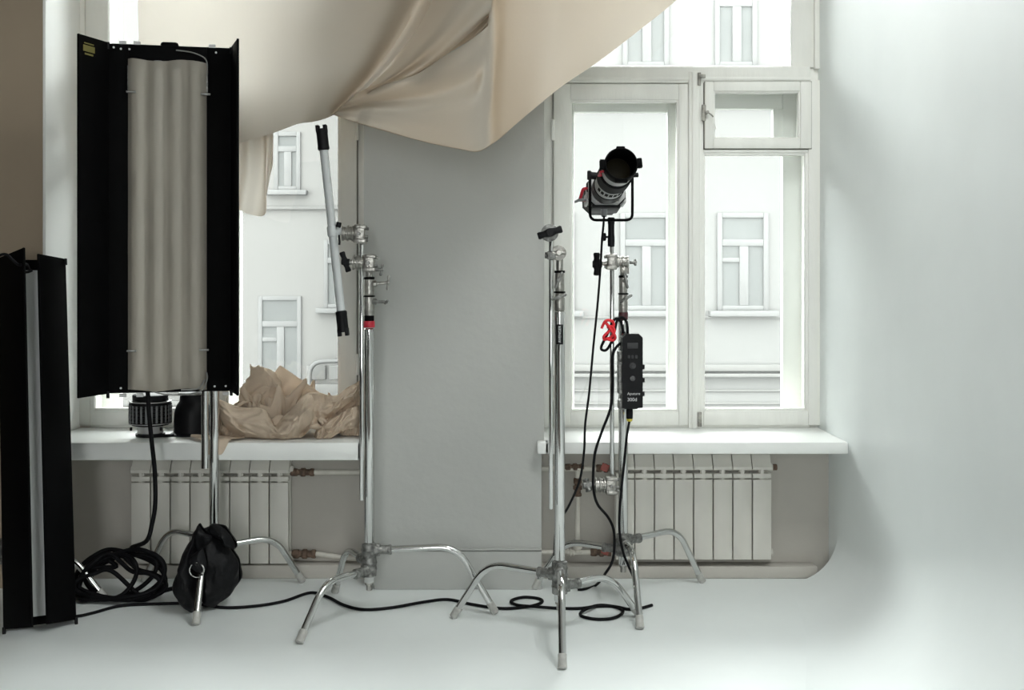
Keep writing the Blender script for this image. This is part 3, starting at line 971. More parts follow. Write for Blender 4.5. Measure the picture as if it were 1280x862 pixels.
# ================================================================== FLUORESCENT BANKS
def bank(label, O, e, n, u, W, Hh, dl, dr_, dif, ridges, film, seed=0, detail=True, zbase=None):
    """O bottom-left hinge, e along the width, n out of the face, u up; dl, dr_: door vectors in (e, n)"""
    O, e, n, u = Vector(O), Vector(e).normalized(), Vector(n).normalized(), Vector(u).normalized()
    root = thing('fluorescent_light', label, 'studio light', (O.x, O.y, O.z if zbase is None else zbase), 'fluorescent studio lights')
    q = lambda a, b, c: O + e * a + u * b + n * c
    rot = Matrix((e, n, u)).transposed()

    def bx(mb, a0, a1, b0, b1, c0, c1, bev=.002):
        mb.box(q((a0 + a1) / 2, (b0 + b1) / 2, (c0 + c1) / 2), (abs(a1 - a0), abs(c1 - c0), abs(b1 - b0)), bev, rot)
    h = MB()
    bx(h, 0, W, 0, Hh, -.045, -.012, .004)
    bx(h, 0, dif[0], .004, Hh - .004, -.014, 0)
    bx(h, dif[1], W, .004, Hh - .004, -.014, 0)
    bx(h, dif[0], dif[1], dif[3], Hh - .004, -.014, 0)
    bx(h, dif[0], dif[1], 0.004, max(dif[2], .012), -.014, 0)
    h.build('housing', M['black'], root)
    for (v, hinge, nm) in ((dl, 0, 'l'), (dr_, W, 'r')):
        a = Vector((v[0], v[1], 0))
        L = a.length
        ax = (e * v[0] + n * v[1]).normalized()
        az = ax.cross(u).normalized()
        r2 = Matrix((ax, az, u)).transposed()
        d = MB()
        d.box(q(hinge + v[0] / 2, Hh / 2, v[1] / 2), (L, .004, Hh), .0012, r2)
        d.box(q(hinge + v[0], Hh / 2, v[1]), (.006, .009, Hh), .002, r2)
        do = d.build('barn_door', M['black'], root)
        for b in (Hh - .004, .004):
            hg = MB()
            hg.cyl(q(hinge, b - .02, .002), q(hinge, b + .004, .002), .006, 12)
            hg.build('hinge', M['blackplastic'], do)
        if detail and nm == 'l':
            c = q(hinge + v[0] * .68, Hh - .045, v[1] * .68) + az * (-.004 if az.dot(n + e) < 0 else .004)
            if az.dot(e) < 0:
                c = q(hinge + v[0] * .68, Hh - .045, v[1] * .68) - az * .004
            else:
                c = q(hinge + v[0] * .68, Hh - .045, v[1] * .68) + az * .004
            st = MB()
            st.box(c, (.06, .0012, .022), 0, r2)
            st.box(c + u * .018, (.05, .0012, .004), 0, r2)
            st.box(c - u * .02, (.044, .0012, .006), 0, r2)
            st.build('sticker', M['yellowprint'], do)
    # tubes
    if ridges:
        wdt = dif[1] - dif[0]
        for i in range(ridges):
            a = dif[0] + wdt * (i + .62) / (ridges + .24)
            t = MB()
            t.cyl(q(a, dif[2] + .02, .004), q(a, dif[3] - .01, .004), .0175, 20, .004)
            to = t.build('lamp_tube', M['lamp_tube'], root)
            cp = MB()
            for b in (dif[2] + .012, dif[3] - .03):
                cp.cyl(q(a, b, .004), q(a, b + .03, .004), .019, 20, .002)
            cp.build('tube_cap', M['greyplastic'], to)
    # diffusion film, gently bulging over the tubes
    rows = []
    nb, na = 60, 48
    for j in range(nb + 1):
        row = []
        for i in range(na + 1):
            s, t = i / na, j / nb
            a = dif[0] + (dif[1] - dif[0]) * s
            b = dif[2] + (dif[3] - dif[2]) * t
            c = .0235 if ridges else .018
            if ridges:
                c += .006 * abs(math.sin(math.pi * ridges * (s * 1.0))) + .004 * noise.noise(Vector((s * 3, t * 9, seed)))
                c += .006 * math.exp(-((s - .12) ** 2 / .004 + (t - .62) ** 2 / .0015))
                c -= .012 * (max(0, abs(s - .5) * 2 - .9) / .1)
                b += .004 * math.sin(s * 9 + seed) * (1 if j in (0, nb) else 0)
            row.append(q(a, b, c))
        rows.append(row)
    MB().grid(rows).build('diffusion_sheet', film, root, smooth=80)
    if detail:
        # clips at the four corners of the film
        for (a, b) in ((dif[0] - .004, dif[3] - .12), (dif[1] - .02, dif[3] - .12), (dif[0] - .002, dif[2] + .145), (dif[1] - .026, dif[2] + .145)):
            c = MB()
            bx(c, a, a + .034, b - .003, b + .004, .018, .032, .001)
            co = c.build('clip', M['darkcast'], root)
        for (a, b) in ((dif[0] - .002, dif[3] - .11), (dif[1] - .018, dif[3] - .11)):
            c = MB()
            bx(c, a, a + .022, b, b + .09, .004, .012, .001)
            c.build('tube_bracket', M['darkcast'], root)
        for (a, b) in ((.02, Hh - .018), (.045, Hh - .022), (.075, Hh - .022), (W - .055, Hh - .022), (.045, .02), (.075, .02), (W - .06, .02), (W - .02, .02)):
            MB().cyl(q(a, b, -.002), q(a, b, .003), .0038, 10).build('daylit_hole', M['print'], root)  # pale discs stand in for daylight through the housing's holes
        for (a, b) in ((.05, Hh + .002), (.1, Hh + .002), (W - .07, Hh + .002), (.05, -.01), (.11, -.01), (W - .02, -.01)):
            c = MB()
            bx(c, a - .012, a + .012, b - .005, b + .008, -.02, -.008, .001)
            c.build('tab', M['print'], root)
        k = MB()
        k.box(q(.215, Hh - .004, -.02), (.065, .03, .034), .01, rot)
        k.build('latch_knob', M['black'], root)
        wi = MB()
        wi.tube(cat([q(.24, Hh - .02, .006), q(.3, Hh - .028, .012), q(.345, Hh - .05, .014), q(.352, Hh - .09, .012), q(.346, Hh - .12, .01)], 8), .0024, 8)
        wi.build('lead', M['wire'], root)
        wi = MB()
        wi.tube(cat([q(.14, .016, .024), q(.2, -.004, .02), q(.28, -.006, .018), q(.335, .01, .022), q(.352, .05, .026), q(.35, .075, .026)], 8), .0028, 8)
        wi.tube(cat([q(.26, .012, .03), q(.32, .016, .03), q(.345, .05, .03)], 8), .003, 8)
        wi.build('lead', M['wire'], root)
    return root


bank('large four-tube fluorescent bank with black barn doors, raised in front of the left window',
     (-1.479, 4.10, .8065), (.979, .205, 0), (.205, -.979, 0), (0, 0, 1), .438, 1.286,
     (-.080, .1355), (.0295, .165), (.071, .350, .012, 1.223), 4, M['film'], 1.3, True)
th = R(14.2)
eB = Vector((.883, .469, 0))
nB = Vector((.469, -.883, 0))
uB = Vector((0, 0, 1)) * math.cos(th) - nB * math.sin(th)
nB2 = nB * math.cos(th) + Vector((0, 0, 1)) * math.sin(th)
b2k = bank('black panel light standing on the floor at the left, doors folded nearly shut',
     (-1.76, 3.88, .0135), eB, nB2, uB, .2345, 1.33,
     (.077, .154), (-.102, .07), (.03, .205, .03, 1.28), 0, M['whitefilm'], 2.2, False, zbase=0)
wi = MB()
wi.tube(cat([P(-14, 332, 4.0), P(-2, 320, 4.0), P(8, 318, 4.0), P(16, 325, 4.02), P(24, 331, 4.05), P(33, 330, 4.1), P(36, 336, 4.12)], 8), .005, 10)
wi.tube(cat([P(26, 335, 4.08), P(32, 340, 4.1), P(40, 338, 4.12)], 8), .005, 10)
wi.build('lead', M['rubber'], b2k)

# ================================================================== LIGHT TUBE
a0, a1 = P(401.5, 157, 4.06), P(429.5, 419, 4.06)
ax = (a1 - a0).normalized()
L = (a1 - a0).length
tl = thing('light_tube', 'slim white light tube with black end caps, held slanting on the stand arm', 'light tube', tuple(P(429.5, 419, 4.06)))
MB().cyl(a0 + ax * .06, a1 - ax * .06, .0155, 28).build('tube', M['tubewhite'], tl)
for (p, s) in ((a0, 1), (a1, -1)):
    c = MB()
    c.lathe([(.0205, .012), (.0205, .074), (.0212, .078), (.0212, .086), (.017, .09)], p, ax * s, 24)
    sd = ax.cross(Vector((0, 1, 0))).normalized()
    rot = Matrix((sd, Vector((0, 1, 0)), ax)).transposed()
    for k in (-1, 1):
        c.box(p + ax * s * .012 + sd * k * .0135, (.013, .03, .028), .002, rot)
    c.build('end_cap', M['blackplastic'], tl)
cl = MB()
mid = P(415.5, 289, 4.06)
cl.lathe([(.0175, -.018), (.019, -.015), (.019, .015), (.0175, .018)], mid, ax, 24)
cl.box(P(423, 289, 4.065), (.03, .026, .026), .004)
co = cl.build('holder', M['tubewhite'], tl)
MB().cyl(P(422.5, 284, 4.05), P(424, 277.5, 4.05), .0095, 14, .002).build('thumb_screw', M['blackplastic'], co)
MB().tube([P(424, 294, 4.04), P(424.5, 303, 4.03), P(424, 306, 4.03)], .004, 8).build('lever', M['blackplastic'], co)

# ================================================================== SPOTLIGHT
dL = 4.2
fc = P(776.5, 205, dL - .27)               # front ring centre
bk = P(755, 243, dL + .17)                 # middle of the body
w_ = (fc - bk).normalized()                # forward
side = -w_.cross(Vector((0, 0, 1))).normalized()      # towards the right of the picture
upv = w_.cross(side).normalized()
if upv.z < 0:
    upv = -upv
SL = (fc - bk).length
sp = thing('spotlight', 'black and silver spotlight with projection lens, pointing up, on the arm before the window', 'spotlight', tuple(P(764, 308, dR)))
rotL = Matrix((side, w_, side.cross(w_))).transposed()


def octo(hx, hz, c, a0, a1):
    return [bk + w_ * a0 + side * x + upv * z for (x, z) in ((-hx, -hz + c), (-hx + c, -hz), (hx - c, -hz), (hx, -hz + c), (hx, hz - c), (hx - c, hz), (-hx + c, hz), (-hx, hz - c))], w_ * (a1 - a0)


b = MB()
p_, v_ = octo(.07, .056, .026, -.03, .075)
b.prism(p_, v_)
p_, v_ = octo(.062, .048, .022, .07, .085)
b.prism(p_, v_)
b.build('body', M['silver'], sp)
b = MB()
p_, v_ = octo(.074, .06, .03, -.1, -.025)
b.prism(p_, v_)
p_, v_ = octo(.074, .06, .028, .035, .06)
b.prism(p_, v_)
b.box(bk + w_ * .01 - upv * .06, (.11, .1, .014), .004, rotL)
b.build('body_shell', M['blackplastic'], sp)
for sx in (-1, 1):
    b = MB()
    b.box(bk + w_ * .02 + side * sx * .071 - upv * .024, (.012, .08, .045), .004, rotL)
    b.build('side_plate', M['silver'], sp)
g = MB()
g.box(bk + w_ * .087 - upv * .036 + side * .002, (.09, .004, .03), .001, rotL)
g.build('grille_plate', M['foot'], sp)
g = MB()
for i in range(11):
    g.box(bk + w_ * .0895 + side * (i - 5) * .0078 - upv * .036 + side * .002, (.0034, .002, .026), 0, rotL)
for i in range(4):
    g.box(bk + w_ * .0905 + side * .002 - upv * (.027 + i * .0065), (.084, .002, .002), 0, rotL)
g.build('grille', M['greyplastic'], sp)
# barrel, from the body forwards
def ringpart(name, prof, m, parent=None, cap=True):
    b_ = MB()
    b_.lathe(prof, bk, w_, 44, cap)
    return b_.build(name, m, parent or sp)


ringpart('mount_ring', [(.05, .08), (.06, .085), (.06, SL * .34), (.054, SL * .35)], M['blackplastic'])
bo = ringpart('barrel', [(.05, SL * .335), (.057, SL * .345), (.057, SL * .56), (.052, SL * .575)], M['silver'])
for i in range(7):
    mk = MB()
    aa = R(215 + i * 17)
    pv = side * math.cos(aa) + upv * math.sin(aa)
    mk.box(bk + w_ * SL * .46 + pv * .057, (.012, .03, .002), 0, Matrix((pv.cross(w_), w_, pv)).transposed())
    mk.build('marking', M['black'], bo)
ringpart('focus_ring', [(.052, SL * .565), (.0625, SL * .58), (.063, SL * .76), (.055, SL * .78)], M['rubber'])
ringpart('lens_tube', [(.05, SL * .77), (.056, SL * .78), (.0575, SL * .885), (.055, SL * .9)], M['silver'], None, False)
bl = MB()
h0 = SL * .885
bl.lathe([(.052, h0), (.058, h0 + .004), (.0595, h0 + .01), (.0595, SL + .0), (.058, SL + .006), (.054, SL + .006), (.052, SL), (.049, SL - .1), (.049, SL - .105)], bk, w_, 48, cap=False)
for (aa, ww) in ((5, .034), (180, .034), (270, .044), (90, .03)):
    pv = side * math.cos(R(aa)) + upv * math.sin(R(aa))
    bl.box(bk + w_ * (SL - .008) + pv * (.066 if aa in (5, 180) else .06), (ww, .022, .018 if aa in (5, 180) else .01), .003, Matrix((pv.cross(w_), w_, pv)).transposed())
bl.build('lens_hood', M['black'], sp)
ringpart('lens', [(.0485, SL - .104)] + [(.0485 * math.cos(a), SL - .1 + .014 * math.sin(a)) for a in [i * math.pi / 2 / 8 for i in range(9)]], M['lens'])
# red bracket and red carrying handle
rb = MB()
pv = (-side * .96 - upv * .25).normalized()
c0 = bk + w_ * (SL - .07) + pv * .058
rb.tube(fillet([c0 - w_ * .026, c0 - w_ * .026 + pv * .012, c0 + w_ * .03 + pv * .012, c0 + w_ * .03], .006), .0045, 8)
rb.build('bracket', M['red'], sp)
rb = MB()
hp = [P(739, 250, dL + .14), P(724.5, 250, dL + .13), P(729, 235.5, dL + .11), P(743, 235.5, dL + .12)]
rb.tube(fillet(hp, .01), .0062, 10)
rb.build('carry_handle', M['red'], sp)
lv = MB().tube([P(736, 249.5, dL + .11), P(724, 250, dL + .1), P(718, 252.5, dL + .1)], [.005, .006, .004], 10)
lv.build('lever', M['greyplastic'], sp)
# yoke
yk = MB()
dy = dL - .01
yk.tube(fillet([P(737.5, 219, dy), P(737.5, 275, dy), P(790.5, 275, dy), P(790.5, 218, dy)], .025), .0052, 12)
yk.build('yoke', M['black'], sp)
yk = MB()
yk.cyl(P(735, 219, dy), P(748, 220, dy), .014, 20, .003)
yk.box(P(736.5, 219, dy), (.014, .03, .034), .004)
yk.build('yoke_knob', M['blackplastic'], sp)
yk = MB()
yk.cyl(P(783, 219, dy), P(798, 218.5, dy), .009, 16, .002)
yk.build('yoke_knob', M['blackplastic'], sp)
rc = MB()
rc.lathe([(.0125, 0), (.0135, .004), (.0135, .04), (.0122, .043), (.0122, .085), (.0135, .088), (.0135, .108), (.011, .111)], P(764, 308, dR), (0, 0, 1), 24)
ro = rc.build('receiver', M['blackplastic'], sp)
kb = MB().cyl(P(760, 296, dR), P(757, 296, dR), .004, 10)
kb.cyl(P(757.5, 296, dR), P(752, 296, dR), .0155, 16, .003)
kb.build('receiver_knob', M['blackplastic'], ro)
cn = MB()
cn.lathe([(.008, 0), (.012, .008), (.012, .03)], P(755, 271, dL + .05), (0, 0, 1), 16)
cn.build('cable_socket', M['greyplastic'], sp)

# ================================================================== CONTROLLER BOX
dX = 4.2
cx = thing('control_box', 'black spotlight control box hanging on the stand column in front of the window', 'control box', tuple(P(790, 510, dX)))
yaw = R(3)
ex = Vector((math.cos(yaw), math.sin(yaw), 0))
ey = Vector((-math.sin(yaw), math.cos(yaw), 0))
ez = Vector((0, 0, 1))
rotX = Matrix((ex, ey, ez)).transposed()
pC = P(790.8, 463.5, dX)
k = dX / F
hw, hh = 12.8 * k, 46.5 * k
ch = 5 * k
pts = [(-hw, -hh), (hw, -hh), (hw, hh - ch), (hw - ch, hh), (-hw + ch, hh), (-hw, hh - ch)]
b = MB()
b.prism([pC + ex * x + ez * z for (x, z) in pts], ey * .05)
b.box(pC - ez * hh * .985 - ex * .004 + ey * .025, (.05, .045, .012), .003, rotX)
b.build('case', M['blackplastic'], cx)
b = MB()
for z in (.36, -.42):
    b.box(pC + ez * hh * z - ex * (hw + .004) + ey * .03, (.016, .04, .03), .003, rotX)
    b.box(pC + ez * hh * (z - .15) - ex * (hw + .004) + ey * .03, (.014, .04, .012), .002, rotX)
b.box(pC - ez * hh * .05 - ex * (hw + .006) + ey * .035, (.014, .04, .16), .003, rotX)
b.box(pC - ez * hh * .92 - ex * (hw - .002) + ey * .035, (.026, .045, .036), .004, rotX)
b.build('clamp', M['darkcast'], cx)
for z in (-.25, -.62, .1):
    MB().box(pC + ez * hh * z + ex * (hw + .004) + ey * .02, (.01, .024, .018), .002, rotX).build('latch', M['blackplastic'], cx)
MB().box(pC + ez * hh * .68 - ey * .001, (.04, .002, .022), .0006, rotX).build('display', M['dimprint'], cx)
for i in range(3):
    MB().box(pC + ez * hh * .38 + ex * (i - 1) * .014 - ey * .001, (.009, .003, .012), .0006, rotX).build('button', M['dimprint'], cx)
MB().lathe([(.0125, 0), (.0125, .002), (.0085, .002), (.0085, .009), (.0075, .01)], pC + ez * hh * .14, -ey, 24).build('dial', M['dimprint'], cx)
MB().lathe([(.01, 0), (.01, .003), (.0085, .004)], pC - ez * hh * .2, -ey, 24).build('power_button', M['button'], cx)
text('lettering', 'Aputure', M['print'], cx, pC - ez * hh * .61 + ex * .004 - ey * .0008, ex, ez, .0145)
text('lettering', '300d', M['print'], cx, pC - ez * hh * .77 - ex * .002 - ey * .0008, ex, ez, .0185)
c = MB()
c.lathe([(.0115, 0), (.0125, .004), (.0125, .034), (.0105, .04)], pC - ez * (hh + .042) - ex * .008 + ey * .024, ez, 20)
pg = c.build('plug', M['rubber'], cx)
MB().lathe([(.0085, -.01), (.011, -.006), (.0118, .004), (.0118, .008)], pC - ez * (hh + .042) - ex * .008 + ey * .024, ez, 20).build('plug_ring', M['yellow'], pg)

# ================================================================== CABLES
def cable(label, pts, r, name='power_cable', k=8, m='rubber', cat_='cable', closed=False):
    return tag(MB().tube(cat(pts, k), r, 10).build(name, M[m], None, 60), label, cat_, 'black cables')


cable('thin black cable dropping from the spotlight past the nearest stand',
      [P(755, 270, 4.24), P(754, 285, 4.22), P(752.5, 300, 4.17), P(750.5, 335, 4.17), P(747, 380, 4.17), P(742, 430, 4.16), P(736.5, 490, 4.15), P(731.5, 530, 4.13), P(730, 565, 4.1), P(724.5, 600, 4.05),
       P(712, 630, 4.0), P(701, 648, 3.965), P(695, 662, 3.955), P(693.5, 678, 3.955), P(693, 694, 3.955)], .0042)
lo = P(779, 416, 4.225)
cable('black lead looped and tied above the control box, running down behind the nearest stand',
      [lo, P(777, 404, 4.22), P(772, 398, 4.21), P(766, 402, 4.2), P(759, 418, 4.19), P(752, 432, 4.18), P(752.5, 437, 4.18), P(758, 437, 4.185), P(764, 428, 4.19), P(768, 414, 4.2), P(771, 402, 4.21), P(775, 397, 4.22), P(779, 397, 4.22),
       P(783, 402, 4.225), P(784.5, 414, 4.225), P(783, 424, 4.27), P(772, 432, 4.235), P(766, 445, 4.225), P(766, 480, 4.225), P(763, 510, 4.22), P(752, 540, 4.2), P(744, 565, 4.17), P(741.5, 590, 4.16), P(742, 612, 4.16), P(747, 630, 4.17),
       P(760, 646, 4.2), P(767, 662, 4.23), P(768, 684, 4.235), P(765, 702, 4.235), P(757, 716, 4.23), FL(745, 731, .006), FL(730, 736, .006), FL(722, 736.5, .006)], .0052)
pz = pC - ez * (hh + .05) - ex * .008 + ey * .024
cable('black lead with a yellow ring running down the column from the control box',
      [pz, P(783.5, 545, 4.2), P(780.5, 575, 4.2), P(777, 610, 4.21), P(774.5, 640, 4.22), P(774.5, 665, 4.22), P(779, 690, 4.2), P(786, 708, 4.19), FL(792, 722, .09), FL(797, 742, .006), FL(795, 752, .006)], .0048)
cable('long thin black cable trailing across the floor with two loops',
      [FL(60, 772, .006), FL(95, 770, .006), FL(115, 766, .006), FL(150, 757, .006), FL(190, 754.5, .006), FL(240, 754, .006), FL(280, 759, .006), FL(320, 757, .006), FL(355, 751, .006), FL(388, 740.5, .006),
       FL(410, 746, .006), FL(430, 756, .006), FL(455, 761.5, .006), FL(490, 759, .006), FL(530, 752, .006), FL(560, 749, .006), FL(590, 755, .006), FL(625, 760, .006), FL(655, 758.5, .006), FL(672, 755, .006), FL(678, 751, .006),
       FL(672, 747.5, .006), FL(655, 746, .006), FL(642, 749, .006), FL(639, 752.5, .006), FL(648, 756, .006), FL(670, 758, .012), FL(700, 760, .006), FL(725, 760, .006), FL(745, 757.5, .006), FL(765, 757.5, .006), FL(777, 761.5, .006), FL(777, 767, .006), FL(765, 772.5, .006),
       FL(745, 773.5, .006), FL(728, 770, .006), FL(726, 765.5, .006), FL(735, 760, .016), FL(750, 756, .006), FL(770, 758, .006), FL(785, 761, .006), FL(800, 760, .006), FL(815, 756, .006)], .0058, k=8)
# coil of the bank's power lead
pts = [P(184, 480, 4.16), P(185, 494, 4.16), P(186.5, 520, 4.16), P(190, 555, 4.18), P(193.5, 590, 4.2), P(194, 630, 4.2), P(190, 655, 4.2), P(183, 676, 4.2)]
rnd = random.Random(5)
loops = [(150, 722, 56, 37, -8), (156, 722, 51, 30, 6), (145, 723, 54, 24, -22), (160, 718, 47, 29, -14), (150, 728, 58, 20, 4), (135, 724, 40, 26, -35), (152, 722, 55, 33, -16), (146, 730, 54, 17, -3)]
first = True
for li, (cx_, cy_, rx, ry, tl_) in enumerate(loops):
    n = 14
    a0_ = R(-70)
    for i in range(n):
        a = a0_ + 2 * math.pi * i / n
        x = rx * math.cos(a)
        y = ry * math.sin(a)
        ct, st_ = math.cos(R(tl_)), math.sin(R(tl_))
        px, py = cx_ + x * ct - y * st_, cy_ + x * st_ + y * ct
        py = min(py, 748.5)
        dep = 4.33 - .03 * math.sin(a) - .012 * li + .008 * math.sin(3 * a + li)
        q = P(px, py, dep)
        if q.z < .009:
            q = FL(px, min(py, 752), .009 + .004 * (li % 3))
        pts.append(q)
pts += [FL(180, 747, .008), FL(205, 738, .008), FL(225, 733, .008)]
cable('thick black lead hanging from the fluorescent bank into a tangled coil on the floor', pts, .0085, k=6)

# red hook tape tied round the lead
rt = MB()
for loop in ([(752, 410), (757, 401), (765, 401), (767, 407), (761, 414), (755, 420), (756, 424), (764, 421), (768, 414), (765, 408), (759, 409)],
             [(757, 403), (764, 412), (769, 421), (766, 425), (757, 423)]):
    pth = cat([P(x, y, 4.165 - .006 * math.sin(i * 1.7)) for i, (x, y) in enumerate(loop)], 6)
    rows = [[p + Vector((0, -.006, .002)), p + Vector((.0045, -.004, .0045))] for p in pth]
    rt.tube(pth, .0055, 8)
tag(rt.build('cable_tie', M['redcloth']), 'red hook-tape tie knotted round the looped lead', 'cable tie')

# ================================================================== WEIGHT BAG
sb = thing('sandbag', 'black vinyl weight bag slung over the leg of the fluorescent stand', 'weight bag', tuple(FL(258, 760)))
dS2 = 4.17
ol = [(246, 664), (238, 676), (231, 692), (224, 708), (219, 726), (218, 740), (222, 751), (229, 758), (238, 764), (243, 763), (246, 750), (248, 725), (250, 695)]
b = MB().pillow(cat([P(x, y, dS2 - .03) for (x, y) in ol], 6, True), .07, rings=14, crumple=.009, seed=2)
b.build('bag_lobe', M['blackcloth'], sb)
orr = [(250, 668), (256, 661), (266, 658), (276, 662), (284, 671), (291, 684), (297, 700), (299, 715), (296, 732), (288, 744), (276, 754), (267, 760), (258, 755), (251, 742), (249, 715)]
b = MB().pillow(cat([P(x, y, dS2 + .01) for (x, y) in orr], 6, True), .08, rings=14, crumple=.011, seed=9)
b.build('bag_lobe', M['blackcloth'], sb)
tf = [(247, 660), (245, 668), (244, 682), (250, 690), (258, 684), (264, 672), (258, 668), (254, 660), (251, 654)]
b = MB().pillow(cat([P(x, y, dS2 - .05) for (x, y) in tf], 4, True), .03, rings=6, crumple=.012, seed=4)
b.build('gathered_top', M['blackcloth'], sb)
tf = [(266, 654), (274, 657), (283, 663), (291, 673), (295, 684), (289, 682), (280, 676), (272, 672), (265, 668), (262, 660)]
b = MB().pillow(cat([P(x, y, dS2 - .03) for (x, y) in tf], 4, True), .035, rings=6, crumple=.012, seed=11)
b.build('gathered_top', M['blackcloth'], sb)
fl = [(254, 684), (247, 688), (239, 697), (238, 706), (242, 712), (250, 715), (257, 712), (259, 700)]
b = MB().pillow(cat([P(x, y, dS2 - .1) for (x, y) in fl], 5, True), .025, rings=6, crumple=.006, seed=6)
fo = b.build('strap', M['blackcloth'], sb)
b = MB().tube([P(246 + 9 * math.cos(a), 712 + 9 * math.sin(a), dS2 - .125) for a in [i * math.pi / 12 for i in range(24)]], .0028, 8, closed=True)
b.build('ring', M['chrome'], fo)

# ================================================================== THINGS ON THE SILL
def sillpt(px, d):
    return Vector(((px - 640) * d / F, d, SZ))


so = sillpt(188, 4.55)
le = thing('lens_attachment', 'black and silver ribbed lens attachment standing on the window sill behind the bank', 'lens', tuple(so))
kk = 4.55 / F
b = MB()
b.lathe([(.055, 0), (.058, .003), (.058, .012), (.05, .014)], so, (0, 0, 1), 40)
b.build('base_ring', M['blackplastic'], le)
MB().lathe([(.05, .013), (.05, .042), (.046, .044)], so, (0, 0, 1), 40).build('neck', M['silver'], le)
b = MB()
pr = [(.05, .042), (.072, .046)]
for i in range(6):
    z = .05 + i * .015
    pr += [(.074, z), (.084, z + .002), (.084, z + .009), (.074, z + .011)]
pr += [(.078, .142), (.07, .146)]
b.lathe(pr, so, (0, 0, 1), 48)
b.build('ribbed_ring', M['blackplastic'], le)
b = MB()
for z in (.052, .139):
    b.lathe([(.079, z), (.0845, z + .001), (.0845, z + .004), (.079, z + .005)], so, (0, 0, 1), 48)
b.build('silver_band', M['silver'], le)
b = MB()
for i in range(26):
    a = 2 * math.pi * i / 26
    c = so + Vector((math.cos(a) * .0835, math.sin(a) * .0835, .094))
    b.box(c, (.003, .009, .07), .001, Matrix.Rotation(a, 3, 'Z'))
b.build('rib', M['greyplastic'], le)
b = MB()
for s in (-1, 1):
    b.box(so + Vector((s * .06, -.055, .036)), (.009, .009, .014), .002)
b.build('lug', M['blackplastic'], le)
b = MB().lathe([(.066, .146), (.07, .148), (.07, .168), (.062, .172)], so, (0, 0, 1), 40)
b.build('top_ring', M['blackplastic'], le)

so = sillpt(241, 4.6)
re_ = thing('reflector', 'black bell-shaped lamp reflector standing rim-down on the sill beside the tan heap', 'reflector', tuple(so))
b = MB()
b.lathe([(.08, 0), (.088, .001), (.088, .006), (.08, .009), (.077, .012), (.076, .03), (.075, .06), (.073, .09), (.067, .115), (.059, .13), (.053, .138), (.051, .163), (.054, .166), (.054, .174), (.046, .176)], so, (0, 0, 1), 56)
b.build('bell', M['blackplastic'], re_)
b = MB().lathe([(.0545, .164), (.057, .166), (.057, .172), (.0545, .174)], so, (0, 0, 1), 40)
b.build('mount_ring', M['darkcast'], re_)
b = MB().tube([so + Vector((-.06, -.06, .006)), so + Vector((-.09, -.085, .006)), so + Vector((-.115, -.085, .006))], .006, 8)
b.build('tab', M['blackplastic'], re_)

